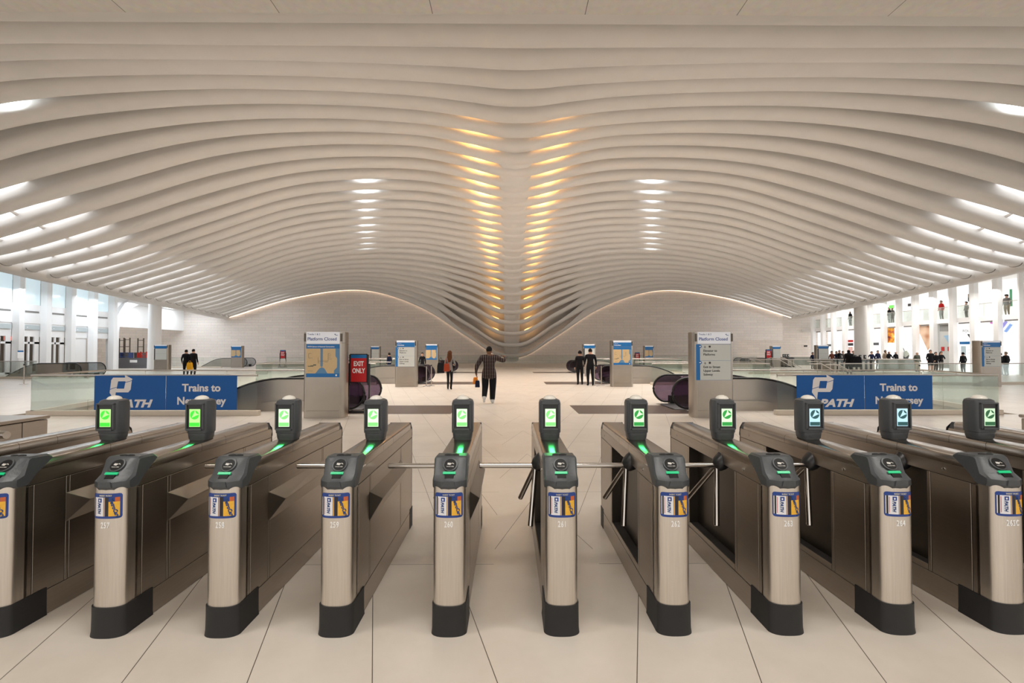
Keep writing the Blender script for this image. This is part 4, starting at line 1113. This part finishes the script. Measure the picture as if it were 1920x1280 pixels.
bag((wl_[0] - .09, wl_[1] - .27, .80), .26, .10, .34, cloth('rust_leather', (.26, .04, .015), .1, .5), 'rust red shoulder bag behind the long-haired woman\'s hip', hang=.30)
m1 = gp(1087.5, 721); m2 = gp(1107, 722.5)
person(m1, 1.66, 0, 'shorter man in black jacket, left of two men seen from behind', BK, BK, wide=1.06, coat=.78, pose={'wrR': (.22, .10, .95), 'paR': (.20, .13, .90)})
person(m2, 1.76, 0, 'taller man in black jacket, right of two men seen from behind', BK, BK, wide=1.16, coat=.82, pose={'wrL': (-.26, .12, 1.0), 'paL': (-.24, .17, .96)})
bag((m1[0] + .29, m1[1] - .03, .42), .12, .08, .32, WH, 'white plastic bag hanging between the two men in black', strap=True, hang=.10)
# couple on the left, big figure on the right
c1 = gpy(349.5, 30.5); c2 = gpy(363, 30.2)
person(c1, 1.72, 4, 'person in black coat, left one of two walking close together', BK, BK, wide=1.15, coat=.6)
person(c2, 1.76, -4, 'person in black coat, right one of two walking close together', BK, BK, wide=1.15, coat=.6)
bag((c2[0] - .02, c2[1] - .30, .42), .36, .16, .50, cloth('yellow_bag', (.75, .38, .02)), 'yellow shopping bag carried by the two people walking together', hang=.12)
d1 = gpy(1591, 31.0)
person(d1, 1.74, 0, 'bulky person in long black clothes seen from behind, in front of far turnstiles', BK, BK, wide=1.3, coat=.3, hood=True)
bag((d1[0] + .22, d1[1] - .34, .58), .66, .34, .74, BK, 'huge round black bag on the bulky person\'s back', 'backpack', strap=False)
# people waiting by the right shop fronts
LEAN = {'elL': (-.27, .05, 1.15, .05), 'wrL': (-.10, .20, 1.13), 'paL': (-.04, .21, 1.14), 'elR': (.27, .05, 1.15, .05), 'wrR': (.10, .22, 1.10), 'paR': (.04, .23, 1.11)}
def bgp(px, Y, h, head, label, *a, **k): return person(gpy(px, Y), h, head, label, *a, fingers=False, **k)
bgp(1523.5, 42, 1.50, 180, 'small person in navy with a red hair bow by the far wall', NV, GY, face=True)
bgp(1559, 40.5, 1.62, 180, 'person in brown coat half behind the far blue-headed kiosk', cloth('brown_cloth', (.16, .05, .03)), BK, face=True)
bgp(1568, 41, 1.60, 150, 'dark-haired person in navy, left of three leaning together', NV, BK, pose=LEAN, face=True)
bgp(1573.5, 40.6, 1.70, 180, 'light-faced man in black, middle of three leaning together', BK, BK, face=True, pose=LEAN)
bgp(1580, 41, 1.62, 200, 'person in dark grey coat, right of three leaning together', cloth('dark_grey_cloth', (.06, .055, .055)), BK, pose=LEAN, face=True)
bgp(1600, 40.6, 1.64, 180, 'person in dark green camouflage jacket left of the right round column', cloth('camo_cloth', (.06, .07, .05), .5), BK, face=True)
bgp(1634, 40.5, 1.58, 170, 'person in navy with a raised arm just right of the column', NV, BK, face=True, pose={'elR': (.36, .05, 1.20, .05), 'wrR': (.46, .12, 1.05), 'paR': (.48, .14, 1.0)})
bgp(1645.5, 40.5, 1.68, 180, 'man in open dark jacket over a white shirt behind the gates', NV, BK, face=True)
bgp(1659.5, 40.8, 1.70, 190, 'bearded man in tan jacket behind the gates', TN, BK, face=True, skin=1)
bgp(1666.5, 40.3, 1.62, 180, 'woman in black headscarf and arms folded, beside the tan-jacketed man', BK, BK, hood=True, face=True, pose=LEAN)
bgp(1679, 40.3, 1.58, 180, 'woman in black headscarf standing alone left of the jar poster', BK, BK, hood=True, face=True)
bgp(1719, 36.4, 1.55, 180, 'bald man in grey-green sweater and khaki trousers', GNG, KHAKI, bald=True, face=True, wide=1.15)
bgp(1744, 36.3, 1.71, 180, 'big man in black jacket, blue shirt and shorts, facing the camera', BK, BK, shorts=True, face=True, wide=1.25, coat=.70)
bgp(1754, 37.2, 1.53, 180, 'dark-haired person half hidden behind the big man in shorts', BK, BK, face=True)
bgp(1764, 36.2, 1.58, 175, 'woman in black jacket and grey trousers walking, arms folded', BK, GY, hair=HAIRK, longhair=True, face=True, pose=dict(LEAN, anR=(.20, .10, .10), heR=(.20, .07, .045), toR=(.22, .22, .04)))
bgp(1805, 34.2, 1.52, 0, 'man in black coat reading the blue-topped wall board', BK, BK, wide=1.1)
bgp(1885.5, 31.0, 1.58, 10, 'grey-haired man in dark coat at the right edge, seen from behind', BK, cloth('dark_trousers', (.05, .05, .05)), hair=cloth('grey_hair', (.25, .2, .16)), wide=1.2, coat=.6)
bgp(1874.5, 31.6, 1.5, 0, 'dark-coated person half behind the right-edge kiosk', BK, BK)
bgp(730, 32.0, 1.50, 60, 'person in navy bending by the rail left of the middle left kiosk', NV, NV, hair=HAIRK)
bgp(792, 30.5, 1.52, 180, 'dark-clothed person behind the rail between two left kiosks', BK, BK, face=True)
# gallery level
def gal(px, py, X, h, head, label, *a, **k):
    p = at_x(px, py, X); return person((X, p.y, 4.30), h, head, label, *a, fingers=False, **k)
gal(1594, 590, 37.0, 1.62, 90, 'person in long black dress on the gallery left of the column', BK, BK, coat=.3, hood=True)
gal(1629, 590, 37.0, 1.5, 120, 'dark-haired person on the gallery right of the column', BK, GY)
gal(1667, 590, 37.0, 1.55, 80, 'brown-haired person on the gallery, left of a pair above the amber poster', BK, GY, hair=HAIRB, longhair=True)
gal(1673, 590, 37.4, 1.55, 100, 'dark-haired person on the gallery, right of a pair above the amber poster', GY, GY)
gal(1765, 590, 36.9, 1.62, 90, 'person in bright red jacket and grey trousers on the gallery', RED, GY, hair=HAIRK)
gal(1812, 590, 36.9, 1.30, 80, 'grey-coated person on the gallery, left of two seen from behind', GY, GY)
gal(1826, 590, 36.9, 1.38, 95, 'grey-coated person on the gallery, right of two seen from behind', GY, cloth('slate_cloth', (.12, .12, .13)))
gal(1888, 585, 36.9, 1.50, 90, 'person in black beret and grey coat on the gallery at the right', GY, TN, wide=1.25, cap=BK)

# ================================================================ POSTERS AND SHOP SIGNS ON THE RIGHT WALL
PX = XW + .16
def wall_rect(x0, x1, y0, y1, X=PX):
    a = at_x(x0, (y0 + y1) / 2, X); b = at_x(x1, (y0 + y1) / 2, X); xm = (x0 + x1) / 2
    return min(a.y, b.y), max(a.y, b.y), at_x(xm, y1, X).z, at_x(xm, y0, X).z
def poster(x0, x1, y0, y1, m, label, cat='poster', name='poster', X=PX, frame=None):
    a, b, zb, zt = wall_rect(x0, x1, y0, y1, X)
    p = empty(name, (X, (a + b) / 2, zb), label=label, cat=cat)
    M().box(0, .05, -(b - a) / 2, (b - a) / 2, 0, zt - zb).build('poster_sheet', m, p)
    return p, b - a, zt - zb
def ramp_mat(name, cols, scale, emit=.3, kind='noise', dist=1.0):
    m = bpy.data.materials.new(name); m.use_nodes = True; t = m.node_tree; b = t.nodes['Principled BSDF']
    tc = t.nodes.new('ShaderNodeTexCoord')
    nz = t.nodes.new('ShaderNodeTexNoise' if kind == 'noise' else 'ShaderNodeTexWave'); nz.inputs['Scale'].default_value = scale
    if kind == 'wave': nz.inputs['Distortion'].default_value = dist * 8; nz.inputs['Detail'].default_value = 2
    t.links.new(tc.outputs['Object'], nz.inputs['Vector'])
    cr = t.nodes.new('ShaderNodeValToRGB'); t.links.new(nz.outputs['Fac'], cr.inputs[0])
    while len(cr.color_ramp.elements) < len(cols): cr.color_ramp.elements.new(.5)
    for i, c in enumerate(cols):
        e = cr.color_ramp.elements[i]; e.position = (.3 + .4 * i / (len(cols) - 1)) if kind == 'noise' else i / (len(cols) - 1); e.color = (*c, 1)
    t.links.new(cr.outputs[0], b.inputs['Base Color']); t.links.new(cr.outputs[0], b.inputs['Emission Color']); b.inputs['Emission Strength'].default_value = emit
    return m
lit = mat('lit_white_sheet', (.85, .85, .85), .4, emit=(1, 1, 1), es=.35)
poster(1654, 1676, 613.5, 642.5, ramp_mat('amber_print', [(.12, .04, .06), (.5, .12, .03), (.8, .4, .03), (.8, .65, .3)], 2.6, .15), 'square poster of amber and dark red blurred specks on the shop front')
p, w_, h_ = poster(1717, 1746, 607, 657, lit, 'white poster with golden brown curls narrowing to a point')
cm = ramp_mat('curl_print', [(.75, .55, .4), (.45, .16, .06), (.8, .5, .3)], .55, .1, 'wave', .6)
M().prism([(w_ / 2, h_), (w_ * .02 + .0, h_), (-w_ / 2, h_), (-w_ / 2, h_ * .2), (-w_ * .28, 0)], -.02, -.001, 'x').build('curl_picture', cm, p)
p, w_, h_ = poster(1800, 1838, 598, 636, lit, 'white sign reading LOST? FOUND. over a dark triangle', 'sign', 'shop_sign')
text('LOST?', h_ * .17, greyt, (-.01, 0, h_ * .58), p, facing='left', align='CENTER'); text('FOUND.', h_ * .19, darkt, (-.01, 0, h_ * .36), p, facing='left', align='CENTER', bold=.01)
M().prism([(-.22, .42), (.22, .42), (0, .06)], -.012, -.001, 'x').build('triangle', darkt, p)
p, w_, h_ = poster(1852, 1898, 594, 637, lit, 'white poster with slanting lilac and blue tubes and faint words RIGHT NOW')
for i, c in enumerate(((.55, .18, .50), (.45, .22, .60), (.30, .28, .62), (.22, .35, .70))):
    cy = w_ * (.22 - .19 * i); cz = h_ * (.80 - .13 * i)
    M().tube([(-.03, cy + .17, cz - .10), (-.03, cy - .22, cz + .42)], .10, 10).build('lilac_tube', mat('tube_print_%d' % i, c, .5, emit=c, es=.2), p, smooth=True, angle=40)
text('RIGHT NOW', h_ * .11, greyt, (-.01, w_ * .38, h_ * .08), p, facing='left')
p, w_, h_ = poster(1800, 1826, 640, 692, lit, 'white wall board with a blue top band and fine text', 'sign', 'wall_board')
M().box(-.02, 0, -w_ / 2, w_ / 2, h_ * .90, h_).build('blue_band', signb, p)
M().box(-.02, 0, w_ * .05, w_ * .40, h_ * .5, h_ * .84).build('pale_map', mat('pale_map', (.55, .68, .75), .5), p)
for i in range(5): M().box(-.015, 0, -w_ * .42, -w_ * .05, h_ * (.80 - .11 * i), h_ * (.815 - .11 * i)).build('text_line', greyt, p)
p, w_, h_ = poster(1684, 1708, 630, 680, lit, 'white poster with a grey line drawing of a jar and diagonal strokes')
M().tube([(-.01, w_ * .45, h_ * .98), (-.01, w_ * .0, h_ * .45)], .03, 6).tube([(-.01, w_ * .46, h_ * .72), (-.01, w_ * .2, h_ * .25)], .025, 6).build('stroke', darkt, p)
M().lathe([(0, 0), (.25, .05), (.42, .35), (.36, .62), (.22, .70), (.20, .82), (0, .82)], seg=16, mtx=Matrix.Translation((-.02, -w_ * .1, h_ * .12)) @ Matrix.Diagonal((.06, 1, 1, 1))).build('jar_picture', mat('jar_print', (.62, .68, .62), .5), p, smooth=True)
M().prism([(-w_ * .3, h_ * .14), (w_ * .12, h_ * .14), (w_ * .2, h_ * .30), (-w_ * .1, h_ * .2), (-w_ * .38, h_ * .30)], -.05, -.045, 'x').build('shadow_shape', mat('slate_print', (.08, .09, .1), .5), p)
p, w_, h_ = poster(1756, 1788, 603, 690, mat('grey_shop_glass', (.45, .45, .43), .3, emit=(.8, .8, .76), es=.08), 'grey glazed shop front with a ribbed shutter and two red squares', 'shop front', 'storefront')
M().box(-.03, 0, -w_ * .48, w_ * .28, h_ * .80, h_ * .96).build('shutter', mat('shutter_slats', (.30, .30, .29), .5, vary=.4, scale=2, stretch=(1, 14, .1)), p)
for cy in (.12, -.26): M().box(-.03, 0, w_ * (cy - .09), w_ * (cy + .09), h_ * .37, h_ * .46).build('red_square', redt, p)
M().prism([(w_ * .05, h_ * .70), (-w_ * .48, h_ * .72), (-w_ * .48, h_ * .40)], -.03, 0, 'x').build('blue_wedge', mat('pale_blue_print', (.35, .55, .75), .5), p)
for x0, x1, y0, y1, m_, l in ((1586, 1599, 637, 641.5, redt, 'small red shop sign just left of the right column'), (1589, 1599, 643, 648, darkt, 'small dark shop sign under the small red one'),
                              (1636, 1647, 642, 647, mat('slate_sign', (.10, .11, .12), .5), 'small slate sign right of the round column'), (1667, 1675, 572, 577.5, mat('green_sign', (.08, .55, .05), .5, emit=(.1, .6, .05), es=.2), 'small bright green sign on the gallery'),
                              (1702, 1707, 569, 574, darkt, 'small black square sign on the gallery right of the green one'), (1507, 1513, 647, 650, darkt, 'tiny black sign on the farthest right shop front'), (1551, 1559, 645, 649, mat('slate_sign2', (.12, .14, .15), .5), 'small grey sign over the far kiosk')):
    poster(x0, x1, y0, y1, m_, l, 'sign', 'shop_sign', X=PX - .05)
p, w_, h_ = poster(1590, 1600, 650, 662, mat('pink_window', (.75, .55, .5), .4, emit=(1, .7, .6), es=.2), 'pinkish lit window with rows of small items near the column', 'window display', 'window_display')
for i in range(3):
    for j in range(3): M().box(-.03, 0, w_ * (-.3 + .25 * i), w_ * (-.18 + .25 * i), h_ * (.15 + .3 * j), h_ * (.28 + .3 * j)).build('item', redt if (i + j) % 2 else darkt, p)
p, w_, h_ = poster(1812, 1823, 547, 566, lit, 'gallery poster of a standing figure in brown over dark trousers', X=PX + 1.4)
M().box(-.02, 0, -.10, .10, h_ * .45, h_ * .8).build('figure_top', TN, p); M().box(-.02, 0, -.10, -.02, .05, h_ * .45).box(-.02, 0, .02, .10, .05, h_ * .45).build('figure_legs', BK, p)
p, w_, h_ = poster(1858, 1876, 549, 563, lit, 'gallery poster with blue slanted lettering', X=PX + 1.4)
for i in range(3): M().box(-.02, 0, -w_ * .38, w_ * .38, h_ * (.15 + .27 * i), h_ * (.30 + .27 * i)).build('lettering_line', mat('lilac_blue_%d' % i, (.15, .2, .45), .5), p)
p, w_, h_ = poster(1893, 1897, 542, 574, mat('green_figure_sheet', (.15, .55, .30), .5), 'narrow green figure poster behind the person in the beret', X=PX + 1.4)

# ================================================================ FAR SMALL TURNSTILES AND FENCES
def far_gate(x, y, label, pod=True):
    g = empty('far_turnstile', (x, y, 0), label=label, cat='turnstile', group='small far turnstiles on the right')
    M().box(-.10, .10, 0, 1.6, .12, .95).build('cabinet', steelk, g, bevel=.01)
    M().prism([(-.02, .95), (-.02, .80), (.10, .95), (.10, 1.02), (.25, 1.02), (1.6, 1.0), (1.6, .95)], -.10, .10, 'x').build('top_cover', capm, g)
    M().box(-.11, .11, -.01, 1.61, 0, .14).build('rubber_shoe', black, g)
    if pod:
        q = M().box(-.085, .085, .80, .95, 1.02, 1.34).build('display_pod', capm, g, bevel=.03)
        M().box(-.04, .04, .79, .80, 1.12, 1.26).build('screen', signg, q)
gx = [gpy(px, 36.6)[0] for px in (1566, 1573.5, 1583, 1592, 1601, 1609.5, 1618.5, 1628, 1637)]
ORD = ['leftmost', 'second from the left', 'third from the left', 'fourth from the left', 'fifth, in the middle', 'fourth from the right', 'third from the right', 'second from the right', 'rightmost']
for i, x in enumerate(gx): far_gate(x, 36.6, 'small far steel turnstile, %s in the row before the right column' % ORD[i], pod=i > 2)
for i, px in enumerate((1478.5, 1482.5, 1487)): far_gate(gpy(px, 46.3)[0], 46.3, 'tiny farthest turnstile, %s of three dark pods by the end wall' % ('left', 'middle', 'right')[i])
fe = empty('steel_fence', (gpy(1640, 37.5)[0], 37.4, 0), label='long grey mesh fence right of the small far turnstiles', cat='fence')
L_ = gpy(1722, 37.5)[0] - gpy(1641, 37.5)[0]
fencem = mat('fence_mesh', (.22, .23, .20), .6, vary=.2, scale=3, stretch=(14, 1, .3))
M().box(.2, L_, 0, .03, .08, .98).build('mesh_panel', fencem, fe)
M().box(.15, L_ + .05, -.03, .07, .98, 1.03).build('top_rail', railm, fe)
fe = empty('steel_fence', (gpy(1450, 48)[0], 48.4 + .0, 0), label='grey fence panel at the right end of the back wall', cat='fence')
M().box(2.4, 6.1, .9, .93, .1, .98).build('mesh_panel', fencem, fe); M().box(2.3, 6.2, .87, .97, .98, 1.03).build('top_rail', railm, fe)

# ================================================================ LEFT RECESS: BUILDERS' EQUIPMENT, SMALL SIGNS
def lift(px, Y, m, label, hmast, red=False):
    x = gpy(px, Y)[0]; g = empty('scissor_lift', (x, Y, 0), label=label, cat='lift', group="builders' lifts in the left recess")
    M().box(-.5, .5, -.35, .35, .12, .55).build('chassis', m, g, bevel=.03)
    for a in (-.35, .35):
        for b in (-.33, .33): M().lathe([(0, -.05), (.13, -.05), (.13, .05), (0, .05)], seg=12, mtx=Matrix.Translation((a, b, .13)) @ Matrix.Rotation(R(90), 4, 'X')).build('wheel', black, g)
    t = M()
    for a in (-.3, .3): t.box(a - .04, a + .04, -.04, .04, .55, hmast)
    for k in range(4): t.box(-.3, .3, -.03, .03, .7 + k * (hmast - .8) / 3.2, .76 + k * (hmast - .8) / 3.2)
    t.build('mast', m if red else recessm, g)
    bk = M()
    for a in (-.45, .41): bk.box(a, a + .04, -.3, .3, .62, 1.5)
    bk.box(-.45, .45, -.3, -.26, 1.46, 1.5).box(-.45, .45, -.3, -.26, 1.05, 1.09).build('basket', m, g)
bluel = mat('lift_blue', (.03, .07, .25), .5); redl = mat('lift_red', (.5, .03, .02), .5); greyl = mat('lift_grey', (.12, .12, .13), .5)
lift(238, 46.6, bluel, 'blue tall-masted work lift at the left, nearest the arch', 3.0)
lift(264, 48.2, greyl, 'grey tall-masted work lift left of the round column', 3.0)
lift(270, 45.6, redl, 'low red work lift just left of the round column', 1.6, True)
lift(229, 48.8, greyl, 'dark work lift partly hidden by the arch leg', 3.0)
ba = empty('barrier', (gpy(252, 44)[0], 44, 0), label='long dark low barrier with white patches in the left recess', cat='barrier')
M().box(-2.1, 2.0, 0, .12, 0, 1.0).build('panel', greyl, ba); M().box(-.4, .3, -.01, 0, .55, .8).build('white_patch', whitet, ba)
wl_p = empty('wall_notice', (-XW + .78, at_x(38, 660, -XW + .78).y, 1.15), label='small white notice with blue top on the left white fin', cat='sign')
M().box(0, .02, -.2, .2, 0, .55).build('sheet', whitet, wl_p); M().box(.02, .025, -.2, .2, .45, .55).build('blue_band', signb, wl_p)
ex = empty('exit_sign', (-XW - .5, at_x(15, 626, -XW - .5).y, 2.45), label='small red glowing exit sign inside the leftmost shop opening', cat='sign')
M().box(0, .04, -.28, .28, 0, .28).build('sign_box', mat('exit_glow', (.6, .05, .03), .4, emit=(1, .12, .06), es=.6), ex)
text('EXIT', .2, whitet, (.045, -.22, .06), ex, facing='right')
